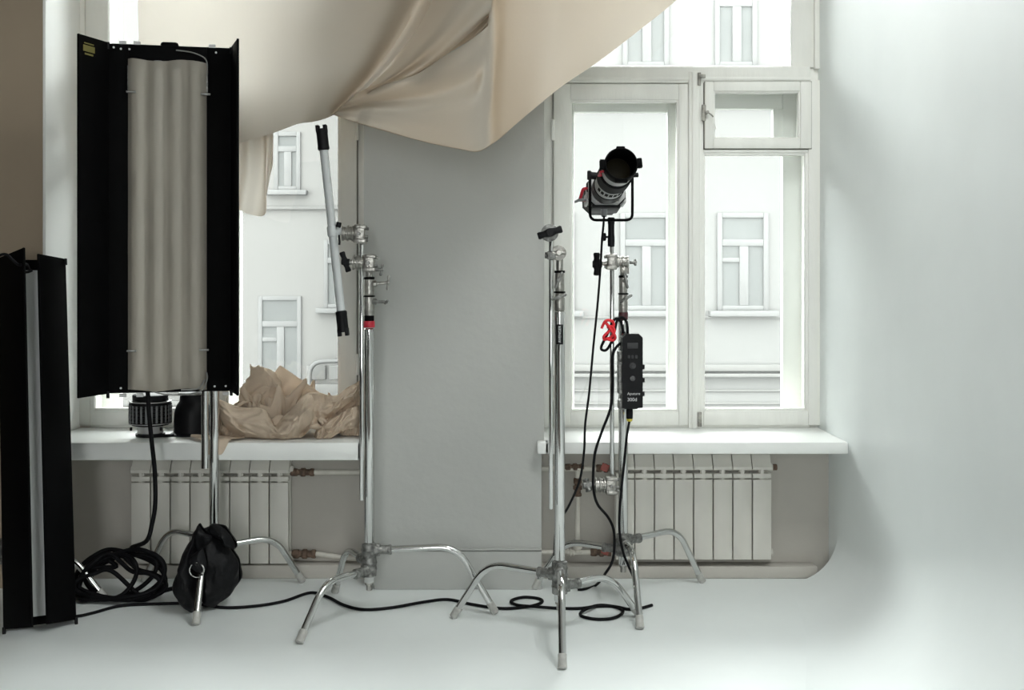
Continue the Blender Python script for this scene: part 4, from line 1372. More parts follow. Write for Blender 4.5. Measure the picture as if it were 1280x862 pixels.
# heap of tan cloth: three crumpled folds of one cloth (stored as grids of 85 x 71 points)
# millimetres, 36 rows of 43 points each
FOLD_PEAK = [
    84,58,44,87,68,57,81,77,57,73,68,46,62,52,58,58,45,57,47,17,58,32,24,64,23,46,49,32,43,67,25,69,75,64,50,86,114,83,84,128,93,41,145,110,35,165,120,31,166,117,16,163,115,5,176,115,6,178,112,24,155,90,34,137,89,62,126,76,84,101,51,98,99,66,143,102,108,166,133,113,158,126,107,157,142,81,146,122,29,120,136,37,74,142,21,62,146,17,55,157,9,78,183,3,77,192,0,72,203,4,66,195,7,49,204,22,45,205,30,37,203,33,37,207,36,25,213,38,24,
    95,93,40,95,92,26,104,88,37,80,93,51,60,69,60,57,46,73,62,20,62,50,30,71,41,42,66,35,64,57,41,60,85,78,51,93,114,94,73,138,113,44,156,120,21,146,123,19,140,125,12,145,131,10,167,130,6,191,117,31,165,95,32,150,76,58,141,92,86,129,63,84,112,55,109,97,82,145,113,110,156,119,102,161,133,81,132,138,30,114,150,27,78,149,32,55,157,25,60,156,18,63,167,4,65,184,2,55,196,11,60,205,6,51,223,15,43,219,17,24,229,33,26,217,32,22,208,30,22,
    108,121,19,108,120,10,111,116,1,118,101,17,96,108,41,85,93,61,87,66,62,88,54,73,70,64,72,65,66,88,67,77,101,99,60,86,121,101,73,133,122,36,158,134,24,139,128,20,137,137,4,153,140,4,171,139,15,182,112,35,170,97,42,166,78,57,147,85,72,144,70,73,123,65,100,107,73,128,111,104,143,124,96,150,122,70,138,126,44,113,145,41,80,141,30,45,162,16,41,174,11,43,164,28,56,166,22,73,183,13,47,216,12,50,231,29,35,241,26,22,246,22,11,238,38,20,213,33,8,
    98,139,6,104,133,16,111,139,8,119,137,13,125,134,4,130,130,23,113,121,36,111,102,57,87,89,68,85,83,87,87,71,98,97,77,98,111,109,71,129,128,40,153,123,31,159,138,28,165,134,24,175,134,37,176,117,45,154,95,43,164,96,58,173,87,69,159,91,78,145,72,86,129,65,103,101,75,127,111,92,144,118,101,134,122,76,136,127,55,109,148,49,75,162,33,40,172,14,18,187,23,21,184,25,32,168,32,61,174,22,59,220,23,59,250,33,35,264,36,16,259,42,15,244,44,11,220,47,10,
    83,145,63,76,156,59,91,149,57,107,159,40,119,158,22,128,154,22,134,146,40,113,124,59,98,94,81,79,82,103,85,62,110,112,75,91,121,111,86,134,118,60,145,122,45,137,113,50,135,106,50,140,100,58,151,117,64,165,104,70,152,99,81,171,98,84,167,88,84,144,80,97,127,81,92,99,82,115,96,83,131,98,96,136,120,89,130,140,53,120,149,63,75,184,35,35,161,43,12,177,33,4,195,21,26,174,33,55,182,18,70,231,22,66,251,45,27,266,34,21,276,41,10,251,50,8,225,46,24,
    78,115,91,85,115,89,87,120,103,93,132,105,100,128,84,93,127,66,100,120,77,100,105,96,77,79,117,67,71,137,83,70,147,91,87,127,121,92,103,142,107,91,147,107,81,159,114,79,155,110,86,160,103,88,164,109,89,167,113,94,172,102,94,166,91,98,163,88,98,152,80,97,141,67,107,127,71,106,114,93,111,107,80,124,116,82,120,151,55,126,162,67,71,187,39,19,166,55,13,174,46,1,197,35,30,171,49,72,200,17,82,232,42,61,263,48,32,267,44,29,273,50,21,256,55,13,231,54,23,
    72,110,82,64,118,89,73,111,98,77,101,97,66,100,111,68,95,124,59,77,121,64,96,140,47,80,160,47,82,179,65,90,184,65,94,165,83,106,129,110,109,110,134,117,106,147,125,101,157,123,99,160,118,94,150,118,103,149,101,100,164,102,110,175,104,123,155,89,122,157,82,108,165,73,96,157,71,95,151,68,117,140,90,108,143,85,122,164,61,119,173,77,68,192,47,22,158,68,20,181,52,10,205,45,39,188,44,87,227,25,83,253,51,54,280,47,43,283,38,24,269,55,25,255,53,29,235,64,24,
    58,90,93,75,90,84,82,119,80,73,119,109,54,93,103,36,85,124,36,86,151,47,96,156,33,96,173,40,96,191,58,106,194,70,113,174,84,105,146,109,116,120,129,123,90,143,123,81,151,127,77,160,123,84,163,121,106,152,109,116,143,94,120,150,94,143,164,94,154,172,85,128,173,77,103,170,78,80,173,66,88,168,66,102,165,72,110,182,61,114,182,75,77,186,70,37,190,56,21,206,65,8,197,62,51,197,51,95,243,34,88,271,49,52,293,43,37,282,55,24,278,59,14,256,58,32,237,58,29,
    45,88,105,43,91,80,61,102,63,65,130,79,57,121,100,49,99,123,27,97,148,38,107,158,40,107,169,44,103,184,48,112,184,66,108,160,99,122,148,123,126,115,145,135,84,146,132,61,161,131,57,163,136,71,172,124,82,166,106,121,148,103,135,140,116,145,158,115,147,177,111,145,186,97,122,187,87,99,183,72,94,181,73,107,175,80,116,175,70,126,191,72,117,193,90,93,202,92,66,197,80,57,202,71,73,209,53,82,229,44,83,259,54,66,283,62,52,281,61,35,275,73,33,257,73,24,241,63,25,
    23,81,103,39,107,97,34,110,74,55,121,67,52,124,100,60,115,112,46,111,135,32,112,153,34,118,167,42,120,175,54,117,167,73,118,158,92,127,130,113,128,97,140,143,73,155,143,54,160,145,40,172,132,49,167,145,75,170,126,106,165,115,119,163,116,133,166,134,136,180,127,145,188,118,143,195,109,139,196,102,137,206,98,146,205,89,157,192,95,172,198,87,182,216,81,163,211,80,128,205,65,106,211,68,87,215,68,75,228,58,74,219,50,64,240,51,56,246,63,51,241,58,40,240,74,40,241,72,23,
    28,86,119,26,105,105,30,124,95,33,132,82,48,145,63,67,145,104,77,112,124,66,109,143,57,120,144,67,119,150,67,131,156,81,132,154,105,132,139,113,133,107,127,149,78,149,152,62,170,144,50,171,135,48,180,128,63,182,139,82,191,146,95,190,124,86,206,123,103,196,135,129,202,126,150,195,124,163,184,123,174,183,119,187,193,126,193,188,131,205,204,119,206,217,106,178,225,93,137,216,85,105,224,81,88,217,84,64,229,85,65,242,80,66,231,79,51,241,69,59,238,75,46,221,78,28,239,73,23,
    26,100,114,33,118,112,13,124,109,6,140,100,14,151,89,52,167,79,83,149,92,96,137,113,88,144,123,94,130,118,89,143,132,98,141,140,105,137,122,119,141,105,133,140,90,146,149,74,164,144,52,181,138,46,189,127,49,200,130,56,201,153,48,217,144,53,201,145,67,199,143,105,209,135,139,209,130,164,208,119,177,195,110,171,201,111,181,210,110,188,221,126,175,239,107,142,212,110,102,224,101,74,215,93,58,229,108,51,245,99,38,244,113,48,251,120,51,254,111,60,264,98,62,250,86,40,231,74,9,
    35,107,129,21,118,124,6,134,125,0,151,116,6,166,102,26,151,94,57,149,92,73,168,103,94,166,102,109,151,104,101,151,123,111,148,130,116,137,122,118,148,105,131,147,101,147,141,89,165,148,74,182,146,37,200,122,32,218,134,35,216,150,33,230,153,34,211,159,54,202,151,83,209,156,124,221,145,145,229,135,147,224,141,137,231,139,130,221,136,122,218,125,106,237,137,83,218,136,56,222,132,38,225,117,33,235,117,38,237,113,17,250,120,20,253,111,18,256,103,35,265,116,53,270,94,58,264,83,26,
    35,120,152,39,128,130,23,133,125,19,145,111,13,157,101,31,160,99,41,146,102,62,149,107,89,160,115,112,169,116,115,156,136,121,159,121,124,146,128,127,144,125,127,134,110,136,152,98,170,155,77,196,137,48,212,132,20,221,145,22,215,156,20,229,165,38,220,169,53,210,154,79,217,163,114,230,158,146,240,151,140,246,150,115,239,166,95,223,171,80,225,162,61,229,162,48,243,158,26,234,160,29,234,144,16,244,140,31,246,128,23,260,132,10,267,117,10,258,106,30,263,102,44,279,102,55,278,84,53,
    57,129,174,50,138,149,36,146,135,27,152,119,26,160,111,30,146,110,47,157,111,66,143,122,90,167,127,119,166,128,128,162,130,129,157,125,126,155,113,136,146,125,126,134,116,143,152,97,162,160,64,198,138,39,212,148,23,225,138,11,224,160,18,222,169,32,203,165,58,213,166,95,235,161,134,249,167,163,254,156,159,249,165,125,239,166,86,241,170,64,240,173,48,248,159,41,244,171,22,234,178,15,236,157,4,245,139,12,243,135,20,259,131,22,272,122,22,266,118,39,280,108,46,281,102,44,295,87,48,
    46,133,185,42,142,160,38,154,137,28,163,119,30,172,109,32,153,116,51,143,116,75,156,125,104,158,134,120,169,138,135,160,136,135,168,120,130,165,105,128,154,106,141,146,115,154,142,97,169,164,68,205,147,36,212,131,14,211,147,12,228,158,6,222,175,42,222,180,81,231,181,134,268,181,163,272,180,186,269,162,170,259,169,128,233,178,97,243,178,68,253,161,52,261,170,45,260,161,18,244,177,5,248,160,6,254,147,15,253,134,32,254,129,37,269,124,30,283,121,47,282,111,36,294,109,55,298,94,53,
    54,143,187,52,150,163,42,161,135,35,159,125,33,169,117,46,155,123,65,147,128,90,171,133,115,160,148,125,176,144,138,170,141,146,159,124,148,165,102,153,154,113,146,159,98,167,153,96,186,162,67,213,158,29,195,130,12,204,148,0,223,176,10,233,184,64,227,189,125,275,191,167,295,197,195,298,182,204,284,167,171,259,180,131,243,180,106,245,172,91,248,158,79,260,149,75,242,146,62,244,144,35,252,151,26,259,148,41,269,140,35,268,131,40,271,133,27,285,120,36,279,106,25,290,102,41,299,100,62,
    35,143,178,53,159,176,46,167,155,43,175,138,53,157,137,68,149,146,83,171,145,111,162,156,127,181,151,133,166,161,143,176,146,146,165,126,152,175,101,167,164,109,169,164,99,169,177,75,185,169,42,201,154,15,188,141,5,196,166,0,222,198,35,230,202,97,259,204,156,284,201,207,306,197,226,312,194,203,290,179,167,274,175,127,259,177,112,256,165,110,258,156,113,267,142,108,270,133,97,266,126,75,259,138,62,267,127,64,268,143,58,276,138,54,279,137,43,286,134,23,294,114,19,294,105,32,308,103,46,
    43,152,197,45,164,178,63,166,171,75,179,168,85,175,169,107,167,178,121,184,169,132,174,171,138,189,166,147,175,173,148,168,158,152,168,136,161,171,118,169,178,97,184,158,91,196,172,62,207,169,27,186,149,15,175,159,4,194,184,26,214,215,69,254,219,125,286,211,179,301,205,205,318,209,216,317,197,187,282,192,162,274,189,128,270,183,111,272,175,112,278,158,121,282,139,119,295,151,108,290,138,91,282,143,73,289,149,67,298,143,71,290,154,53,290,140,52,295,129,43,309,130,27,313,124,36,325,122,38,
    58,158,199,52,179,187,70,171,190,93,175,189,115,187,182,133,175,193,140,176,183,139,183,176,148,188,176,152,186,169,146,181,159,147,186,147,165,178,137,167,184,127,187,181,100,194,166,76,203,178,53,188,174,36,200,181,36,197,202,67,232,213,115,272,213,168,302,221,203,313,213,212,311,208,195,293,207,173,283,199,137,254,188,117,263,187,96,267,175,103,288,167,114,291,149,129,302,152,116,298,152,96,285,153,82,297,158,74,300,165,65,313,156,61,306,159,51,309,154,48,315,157,38,325,158,25,338,157,31,
    49,176,206,69,175,200,83,188,193,102,180,201,118,195,194,143,186,194,147,193,184,153,180,185,153,178,180,161,188,175,159,175,175,163,171,164,165,179,165,173,195,149,186,198,131,202,182,122,199,190,105,199,202,91,210,192,101,229,213,124,267,231,161,292,226,202,306,227,217,318,226,198,295,219,177,286,214,140,261,201,118,259,196,91,249,188,74,261,186,76,268,165,89,283,162,100,288,163,106,288,152,93,298,152,82,312,162,72,327,164,66,318,176,66,319,170,50,334,172,48,324,185,37,333,193,28,342,180,20,
    52,193,211,76,194,203,91,186,210,105,197,204,121,187,212,133,185,201,137,199,187,152,194,174,163,190,186,167,174,192,175,163,184,191,167,176,191,164,165,183,183,162,168,201,173,191,212,156,216,205,154,219,221,140,231,225,141,248,222,169,279,230,196,302,239,206,310,240,201,300,234,170,272,224,140,260,219,104,236,195,88,247,186,65,267,186,57,256,177,48,271,180,64,264,158,73,270,152,87,283,162,80,305,154,91,328,157,78,334,178,86,322,170,73,326,177,57,329,189,51,339,187,46,349,175,34,358,189,32,
    67,180,222,78,189,224,96,194,227,113,196,225,120,207,213,133,200,217,139,201,210,153,200,190,167,192,180,183,173,191,184,152,175,199,151,186,205,169,178,201,183,161,185,196,164,177,215,174,201,221,164,223,230,159,240,235,160,255,237,153,259,245,178,275,246,175,274,241,163,268,241,140,249,228,111,228,214,73,240,201,43,254,193,33,265,195,43,268,182,40,273,173,31,282,182,41,278,162,52,271,167,75,296,172,90,313,166,79,317,175,79,317,185,71,326,188,61,338,200,53,360,188,45,361,166,44,374,175,45,
    65,201,223,81,203,238,95,214,228,108,213,222,123,208,234,127,217,219,138,210,228,154,199,220,155,209,191,171,184,178,186,168,189,198,163,184,207,182,185,185,193,179,191,217,186,206,227,187,207,252,166,220,276,161,220,285,143,214,275,138,226,259,130,237,251,124,248,254,130,244,245,127,234,231,107,236,223,65,258,209,47,256,212,33,270,204,31,267,195,35,270,185,20,282,193,5,297,183,12,303,173,41,280,185,71,289,186,101,294,186,76,301,191,62,324,201,60,344,187,54,365,166,57,372,165,57,375,161,53,
    63,219,229,85,220,236,93,221,238,105,221,241,114,227,232,129,223,240,132,234,230,144,222,234,160,214,220,159,203,208,169,186,192,184,182,193,177,195,187,186,214,200,197,244,201,197,271,177,198,300,152,186,318,129,191,327,111,199,321,109,210,295,105,230,278,119,245,263,120,263,256,118,246,257,111,243,239,90,251,216,65,252,200,51,265,202,47,281,199,42,279,201,24,275,222,5,292,227,6,307,204,7,317,187,37,287,188,62,267,201,90,294,202,72,323,201,66,342,172,48,359,160,68,377,164,68,373,176,62,
    63,224,256,80,241,261,87,243,260,97,241,243,108,237,244,115,238,247,123,242,251,131,247,237,143,241,231,159,236,231,170,232,217,167,236,205,177,244,212,179,251,202,194,268,203,192,300,179,188,334,140,167,350,110,172,351,87,190,333,84,217,306,104,232,288,109,247,265,129,260,281,138,256,288,125,269,264,113,253,236,106,248,218,92,254,215,84,262,213,60,281,193,44,284,201,18,292,213,13,306,216,21,323,196,28,294,187,36,271,192,63,284,216,82,319,212,71,340,174,62,356,171,71,365,172,62,362,190,61,
    63,250,269,59,248,252,72,260,250,83,258,266,96,252,262,101,253,249,108,262,262,111,262,254,129,264,256,141,265,249,153,271,245,165,281,239,171,284,224,169,277,212,183,283,206,177,303,183,173,345,146,176,355,108,178,369,89,203,347,88,214,301,105,239,282,111,251,277,125,276,286,148,279,302,140,268,295,122,270,267,119,263,256,100,256,257,89,255,252,80,252,237,63,261,221,41,284,219,34,293,212,21,311,200,33,307,190,46,286,204,53,261,208,82,295,222,70,319,195,69,338,181,78,345,191,78,338,199,81,
    51,269,264,55,254,238,70,244,242,86,258,245,85,271,266,98,273,261,91,273,249,100,277,253,112,276,240,126,283,248,133,280,232,145,290,233,152,287,218,169,299,211,171,299,198,197,302,190,191,342,158,187,367,123,186,361,105,198,344,101,211,308,122,233,286,95,244,275,137,275,310,144,296,303,161,290,303,140,265,297,118,262,284,105,256,283,98,255,278,84,260,274,72,249,272,59,258,265,40,278,243,33,301,215,41,302,201,55,288,201,58,268,218,60,274,218,92,298,224,77,309,208,82,311,204,92,312,222,87,
    47,301,243,60,283,251,65,264,252,73,271,242,85,276,250,92,294,258,102,299,248,111,303,236,123,306,239,125,301,220,137,319,220,145,319,204,149,327,196,155,321,187,168,326,194,185,319,191,208,312,171,209,336,146,209,343,120,195,331,123,219,309,127,234,292,92,244,285,130,277,311,154,299,309,154,284,313,147,272,311,124,260,299,107,270,295,94,254,298,85,261,296,82,274,290,80,262,295,63,276,269,57,283,231,46,287,209,51,289,208,68,271,211,66,266,229,86,284,233,88,302,234,93,292,226,90,291,229,110,
    54,334,218,51,307,217,71,293,232,71,298,251,86,308,235,97,323,210,112,347,198,104,343,176,115,351,183,122,348,176,131,364,174,127,357,161,134,362,154,146,349,155,152,350,176,166,342,189,189,342,179,221,334,168,217,314,140,208,331,115,226,316,127,236,305,90,243,294,129,268,316,147,298,322,163,287,321,148,266,320,136,272,308,116,272,310,88,259,311,71,271,312,67,273,308,76,277,303,82,282,288,76,275,258,72,276,237,65,267,232,67,277,233,74,274,239,83,282,241,95,288,241,102,295,248,110,286,242,126,
    65,346,202,57,328,200,69,327,210,80,334,210,94,360,198,99,370,164,100,403,159,105,398,148,115,396,145,109,384,141,119,380,141,119,387,152,124,380,145,139,375,144,145,370,161,144,364,181,173,366,182,205,359,165,231,327,143,209,329,111,218,320,114,228,314,89,242,306,128,269,315,160,293,327,163,289,325,154,276,329,135,266,312,107,266,323,89,275,323,71,286,325,63,286,322,79,279,319,88,286,304,93,277,290,96,274,281,98,275,266,104,283,263,98,291,257,99,291,256,105,277,250,105,286,247,116,298,250,129,
    51,347,194,63,349,195,70,335,185,74,360,194,85,383,171,90,383,140,101,401,138,112,410,126,112,398,129,105,392,138,116,388,138,120,400,142,125,393,150,129,384,142,130,389,152,128,381,166,153,383,176,192,375,158,234,341,137,216,336,119,214,325,112,237,325,84,236,320,142,279,317,172,289,338,162,283,338,152,278,337,123,250,327,102,257,323,74,282,342,73,301,350,77,312,346,78,290,340,80,276,321,95,290,316,104,301,309,115,288,316,118,291,306,122,291,300,115,292,285,119,282,264,111,279,238,124,290,243,145,
    46,351,180,57,357,180,68,349,181,82,349,184,82,373,168,74,374,150,76,372,134,81,375,120,86,370,104,98,375,107,113,373,128,114,381,129,118,390,133,125,384,133,137,395,146,119,397,160,143,401,171,175,370,150,221,355,129,236,322,113,231,323,103,250,340,108,242,331,166,286,335,176,299,341,164,277,348,143,257,333,119,254,324,81,278,347,72,308,358,59,320,381,71,328,382,77,311,363,92,272,338,85,294,334,116,306,338,141,316,340,156,314,329,155,318,327,136,287,313,137,277,288,121,280,265,132,277,265,150,
    46,347,175,55,336,175,65,352,168,77,348,180,92,349,173,98,351,159,90,355,150,101,349,142,112,361,137,105,358,120,111,365,99,113,380,101,118,388,110,127,376,124,134,384,140,141,388,152,149,399,156,175,386,145,207,372,124,219,346,108,232,347,96,247,353,133,258,335,153,280,338,162,285,353,162,274,358,134,265,340,98,253,339,70,285,359,58,308,383,72,331,396,63,336,399,72,307,381,85,288,332,98,301,345,147,322,326,176,323,318,183,329,321,176,332,336,162,301,319,153,285,301,133,294,271,139,291,268,156,
    56,350,166,42,355,170,51,342,158,65,344,155,59,365,162,68,365,149,77,355,146,87,362,131,104,348,129,118,355,128,109,362,113,115,365,122,122,362,119,131,349,117,147,344,115,160,355,123,170,375,122,184,385,116,206,371,106,219,356,97,234,359,107,232,354,134,249,360,152,251,341,142,254,347,140,257,343,118,247,348,97,256,347,59,294,373,48,322,399,63,345,406,60,342,416,78,301,387,70,280,349,106,315,355,159,311,335,201,323,321,207,336,314,191,324,318,162,312,304,155,305,308,126,299,289,151,300,279,169,
    58,346,170,49,354,161,38,338,170,39,338,154,53,339,151,49,353,140,65,365,134,88,363,146,102,364,129,109,350,118,109,353,118,120,350,107,116,353,92,127,365,80,144,362,65,161,361,53,183,356,57,199,346,69,210,343,82,229,350,87,239,365,94,229,366,113,229,377,124,237,376,115,242,377,116,255,375,108,261,364,90,268,365,63,314,387,39,335,425,45,338,422,47,359,421,63,303,407,71,267,357,92,291,368,152,311,355,191,331,339,199,329,332,186,334,324,154,312,301,164,317,315,142,311,294,150,316,283,173,
]


def folded(code):
    return [[(code[3 * (43 * r_ + i)] / 1000, code[3 * (43 * r_ + i) + 1] / 1000, code[3 * (43 * r_ + i) + 2] / 1000) for i in range(43)] for r_ in range(36)]


hp = MB()


def lay(code, px, y, sx, sy, sz, rot=0.0, dz=0.0, tilt=0.0):
    g = folded(code)
    hi = [max(p[k] for r_ in g for p in r_) for k in range(3)]
    lo = (0, 0, 0)
    c = [v / 2 for v in hi]
    X = (px - 640) * 4.56 / F
    rows = []
    for r_ in g:
        row = []
        for p in r_:
            a, b, z = (p[0] - c[0]), (p[1] - c[1]), (p[2] - lo[2]) * sz
            a, b = a * math.cos(rot) - b * math.sin(rot), a * math.sin(rot) + b * math.cos(rot)
            row.append(Vector((X + a * sx + tilt * z, min(y + b * sy, 4.778), SZ + .003 + z + dz)))
        rows.append(row)
    hp.grid(rows)


lay(FOLD_PEAK, 345, 4.615, .95, .72, 1.06)
lay(FOLD_PEAK, 306, 4.6, .62, .75, .55, 2.2)
lay(FOLD_PEAK, 425, 4.64, .5, .45, .78, 3.5)
lay(FOLD_PEAK, 395, 4.6, .7, .8, .45, 1.2)
# smooth sheet leaning behind the rolled part
rows = []
for j in range(13):
    t = j / 12
    a, b = Vector((338 + 12 * t, 472 - 16 * t, 4.66)), Vector((372 + 36 * t, 505 - 9 * t, 4.6 + .1 * t))
    row = []
    for i in range(21):
        q = a + (b - a) * (i / 20)
        row.append(P(q.x, q.y, q.z + .012 * math.sin(i * .5 + t * 2) + .01 * noise.noise(Vector((i * .2, t * 3, 1)))))
    rows.append(row)
hp.grid(rows)


def pouch(rim, foot, dr, db, df, wr, seed):
    """slack front of the heap: hangs from a rim line, bellies out and tucks under"""
    r_ = cat([(x, y, 0) for (x, y) in rim], 10)
    f_ = cat([(x, y, 0) for (x, y) in foot], 10)
    n = 60
    rows = []
    for j in range(37):
        t = -.25 + 1.25 * j / 36
        row = []
        for i in range(n + 1):
            s_ = i / n
            p = r_[min(int(s_ * (len(r_) - 1)), len(r_) - 1)]
            k = s_ * (len(r_) - 1) - int(s_ * (len(r_) - 1))
            p = p + (r_[min(int(s_ * (len(r_) - 1)) + 1, len(r_) - 1)] - p) * k
            k = s_ * (len(f_) - 1)
            fq = f_[int(k)] + (f_[min(int(k) + 1, len(f_) - 1)] - f_[int(k)]) * (k - int(k))
            if t < 0:
                q = p + (fq - p) * (-t * .35)
                d = dr + .012 + .1 * (-t)
            else:
                q = p + (fq - p) * t
                d = dr + (df - dr) * t - (dr - db) * math.sin(math.pi * min(1, t * 1.1)) ** .8
            e = noise.noise(Vector((s_ * 5 + seed, t * 2.2, seed))) * 2
            v = Vector((s_ * 7 + .6 * e, t * 2.4 + s_ * 2.5, seed))
            wrn = (1 - abs(noise.noise(v) * 2)) * wr * 1.2 + (1 - abs(noise.noise(v * 2.3) * 2)) * wr * .7 + (1 - abs(noise.noise(v * 5.1) * 2)) * wr * .3
            wrn += .012 * math.exp(-(t / .05) ** 2)
            edge = min(1, min(s_, 1 - s_) * 8)
            d = d - wrn * (.3 + .7 * edge) + (1 - edge) * .05
            z = P(q.x, q.y, d)
            z.z = max(z.z, SZ + .003)
            row.append(z)
        rows.append(row)
    hp.grid(rows)


pouch([(266, 496), (278, 500), (300, 508), (326, 509), (337, 518), (342, 531), (352, 522), (366, 509), (378, 496), (388, 490)],
      [(282, 540), (290, 546), (305, 551), (325, 554), (345, 555), (362, 553), (376, 547), (386, 538), (394, 524), (398, 512)], 4.52, 4.45, 4.49, .02, 3.1)
pouch([(372, 503), (382, 492), (398, 490), (414, 494), (424, 492), (434, 484), (444, 479), (450, 474)],
      [(384, 530), (394, 534), (402, 530), (412, 522), (422, 514), (434, 505), (444, 499), (452, 494)], 4.55, 4.5, 4.53, .018, 7.7)
pouch([(394, 540), (400, 530), (416, 522), (430, 514), (442, 508), (452, 506)],
      [(392, 553), (398, 556), (406, 553), (416, 546), (430, 538), (448, 534)], 4.5, 4.47, 4.48, .012, 5.2)
pouch([(430, 512), (438, 508), (446, 504), (453, 500)], [(424, 549), (434, 550), (446, 550), (454, 549)], 4.56, 4.53, 4.55, .01, 9.2)
pouch([(268, 516), (274, 512), (282, 512), (290, 518)], [(262, 548), (272, 551), (284, 552), (296, 551)], 4.53, 4.5, 4.5, .01, 1.2)
# flap hanging over the sill edge
fl = []
for j in range(25):
    t = j / 24
    row = []
    for i in range(31):
        s = i / 30
        pxa = 236 + 70 * s
        y = 4.5 - t * .16
        z = SZ + .006 + .006 * (1 + noise.noise(Vector((s * 5, t * 5, 3))))
        x = (pxa - 640) * 4.45 / F + (t - .5) * .01
        reach = .3 + .7 * min(1, max(0, (.55 - abs(s - .55)) * 2.4))
        tt = t * reach
        y = 4.5 - tt * .165
        drop = 0
        if y < DS - .004:
            drop = (DS - .004 - y)
            y = DS - .006 - drop * .12 - .004 * (1 + noise.noise(Vector((s * 6, t * 3, 8))))
            z = SZ + .004 - drop * 1.6
        row.append(Vector((x, y, z)))
    fl.append(row)
hp.grid(fl)
heap = tag(hp.build('cloth_heap', M['kraft'], None, 180), 'crumpled heap of tan cloth lying on the left window sill', 'cloth')
md = heap.modifiers.new('soft', 'SUBSURF')
md.levels = 1
md.render_levels = 1

# ================================================================== MUSLIN DRAPE
def samp(tab, s):
    """Catmull-Rom table lookup, s in 0..1 over equally spaced entries (tuples)"""
    n = len(tab) - 1
    f = min(max(s, 0), 1) * n
    i = min(int(f), n - 1)
    t = f - i
    p0, p1, p2, p3 = [tab[max(0, min(n, i + k))] for k in (-1, 0, 1, 2)]
    return [0.5 * (2 * b + (c - a) * t + (2 * a - 5 * b + 4 * c - d) * t * t + (3 * b - a - 3 * c + d) * t ** 3) for a, b, c, d in zip(p0, p1, p2, p3)]


dr = MB()
# sheet one: the wide swag on the left.  (top x, top y, bottom x, bottom y, top d, bottom d, sag)
A_ = [(168, -225, 178, 215, 4.40, 4.42, 0), (235, -225, 232, 205, 4.40, 4.40, 4), (310, -225, 297, 180, 4.38, 4.36, 8), (380, -225, 342, 166, 4.34, 4.28, 14), (440, -225, 372, 155, 4.28, 4.2, 20),
      (500, -225, 392, 152, 4.2, 4.1, 30), (560, -225, 412, 146, 4.12, 4.02, 38), (610, -225, 440, 130, 4.06, 3.95, 40), (650, -225, 475, 107, 4.04, 3.9, 38), (680, -225, 520, 92, 4.02, 3.88, 34),
      (710, -225, 560, 66, 4.0, 3.86, 26), (740, -225, 600, 40, 4.0, 3.86, 16), (770, -225, 640, 0, 4.0, 3.88, 8)]
rows = []
NU, NV = 120, 60
for j in range(NV + 1):
    t = j / NV
    row = []
    for i in range(NU + 1):
        s = i / NU
        tx, ty, bx_, by_, td, bd, sg = samp(A_, s)
        x = tx + (bx_ - tx) * (t ** 1.25) 
        y = ty + (by_ - ty) * t
        y += sg * math.sin(math.pi * t) * 1.0
        x += sg * .7 * math.sin(math.pi * t)
        d = td + (bd - td) * t
        def sst(a, b, v):
            v = max(0, min(1, (v - a) / (b - a)))
            return v * v * (3 - 2 * v)
        wob = s + .012 * noise.noise(Vector((t * 3, 0, 2)))
        rise = min(1, .25 + t * 1.3)
        d += .10 * sst(.50, .535, wob) * (1 - sst(.535, .98, wob)) * rise
        d -= .035 * math.exp(-((wob - .485) / .03) ** 2) * rise
        d += .02 * math.sin((wob - .55) * 42) * sst(.56, .66, wob) * rise
        d += .02 * math.sin(s * 19 + 1.2 * noise.noise(Vector((s * 4, t * 2, 0)))) * sst(.2, .4, s) * (1 - sst(.44, .5, s)) * t
        d += .03 * math.sin(s * 7 + .8) * t
        d += .018 * noise.noise(Vector((s * 9, t * 5, 4)))
        d -= .05 * math.sin(math.pi * min(1, t)) * (.3 + s)
        row.append(P(x, y, d))
    rows.append(row)
dr.grid(rows)
dr.tube(rows[-1][74:], .0022, 8)
# sheet two: the hanging corner and the run up to the right
B_ = [(418, 132, 414, 142, 4.03, 4.02), (455, 112, 440, 151, 3.98, 3.96), (500, 95, 480, 163, 3.97, 3.92), (545, 75, 535, 178, 3.97, 3.87), (585, 52, 575, 186, 3.96, 3.83), (608, 20, 597, 189, 3.93, 3.79), (616, -10, 614, 180, 3.8, 3.75),
      (640, -225, 630, 168, 3.95, 3.83), (690, -225, 665, 138, 4.0, 3.92), (750, -225, 705, 106, 4.02, 3.96), (810, -225, 745, 79, 4.05, 4.0), (870, -225, 800, 37, 4.06, 4.03), (940, -225, 850, -4, 4.08, 4.06), (1010, -225, 930, -80, 4.1, 4.1)]
rows = []
for j in range(NV + 1):
    t = j / NV
    row = []
    for i in range(NU + 21):
        s = i / (NU + 20)
        tx, ty, bx_, by_, td, bd = samp(B_, s)
        x = tx + (bx_ - tx) * t
        y = ty + (by_ - ty) * t
        d = td + (bd - td) * t
        left = 1 if s < .46 else 0
        lf = max(0, min(1, (.45 - s) * 10)) * min(1, s * 7)
        d -= .075 * math.exp(-((t - .42 + .25 * (s - .2)) / .13) ** 2) * lf
        d += .03 * max(0, 1 - abs(s - .085) / .03) * t
        d -= .07 * math.sin(math.pi * t) * max(0, min(1, (s - .46) * 5))
        d += .015 * noise.noise(Vector((s * 8, t * 4, 9)))
        row.append(P(x, y, d))
    rows.append(row)
dr.grid(rows)
dr.tube(rows[-1][:78], .0016, 8)
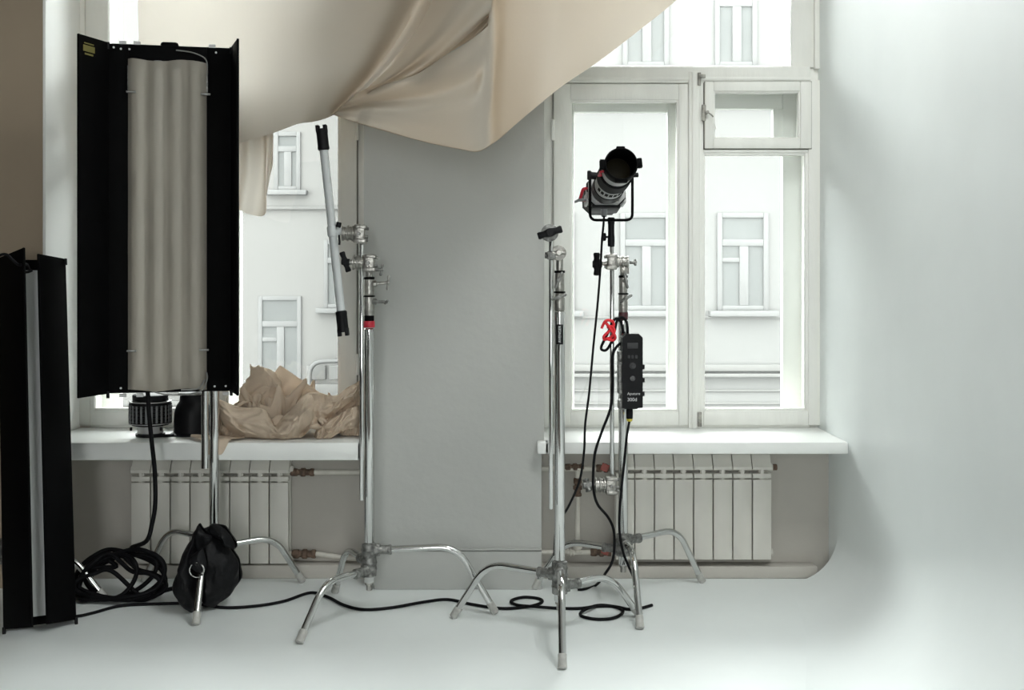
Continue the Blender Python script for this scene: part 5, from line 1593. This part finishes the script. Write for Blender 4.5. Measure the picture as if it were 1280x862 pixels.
# thin tail hanging behind at the left
T_ = [(286, 140, 290, 258, 4.56, 4.56), (300, 140, 299, 262, 4.54, 4.55), (312, 140, 312, 268, 4.57, 4.53), (325, 140, 331, 268, 4.53, 4.56), (334, 140, 334, 240, 4.56, 4.53), (342, 140, 341, 205, 4.55, 4.56)]
rows = []
for j in range(31):
    t = j / 30
    row = []
    for i in range(41):
        s = i / 40
        tx, ty, bx_, by_, td, bd = samp(T_, s)
        row.append(P(tx + (bx_ - tx) * t, ty + (by_ - ty) * t, td + (bd - td) * t + .02 * math.sin(s * 16 + t * 3) * t))
    rows.append(row)
dr.grid(rows)
drape = tag(dr.build('muslin_drape', M['muslin'], None, 70), 'large cream muslin cloth swagged across the top of the windows', 'cloth')

# ================================================================== LIGHT AND CAMERA
wd = bpy.data.worlds.new('overcast_sky')
SC.world = wd
wd.use_nodes = True
bg = wd.node_tree.nodes['Background']
bg.inputs['Color'].default_value = (0.97, 1.0, 0.985, 1)
bg.inputs['Strength'].default_value = 9.0


def portal(name, loc, rot, sx, sy):
    l = bpy.data.lights.new(name, 'AREA')
    l.shape = 'RECTANGLE'
    l.size, l.size_y = sx, sy
    l.cycles.is_portal = True
    o = bpy.data.objects.new(name, l)
    COL.objects.link(o)
    o.location = loc
    o.rotation_euler = rot
    return o


portal('daylight_portal_left_window', ((XL + XP0) / 2, 5.02, (SZ + WTOP) / 2), (R(-90), 0, 0), XP0 - XL, WTOP - SZ)
portal('daylight_portal_right_window', ((XP1 + XR) / 2, 5.02, (SZ + WTOP) / 2), (R(-90), 0, 0), XR - XP1, WTOP - SZ)
portal('daylight_portal_back_window', (-0.225, Y0 - .22, 1.65), (R(90), 0, 0), 1.05, 2.1)

portal('daylight_portal_added_opening', ((KX0 + KX1) / 2, (KY0 + KY1) / 2, CEIL + .16), (0, 0, 0), KX1 - KX0, KY1 - KY0)  # portal of the unseen ceiling opening added for fill

cam = bpy.data.cameras.new('camera')
cam.sensor_width = 36
cam.lens = F / 1280 * 36
cam.shift_y = -(431 - YH) / 1280
cam.clip_end = 200
co = bpy.data.objects.new('camera', cam)
COL.objects.link(co)
co.location = (0, 0, HE)
co.rotation_euler = (R(90), 0, 0)
SC.camera = co

vs = SC.view_settings
vs.view_transform = 'Standard'
vs.look = 'None'
vs.gamma = 1
vs.use_curve_mapping = False
vs.exposure = 0.92
SC.cycles.max_bounces = 10
SC.cycles.diffuse_bounces = 6
SC.cycles.transparent_max_bounces = 16
SC.cycles.use_denoising = True
for o in bpy.data.objects:
    if '_o' in o:
        del o['_o']
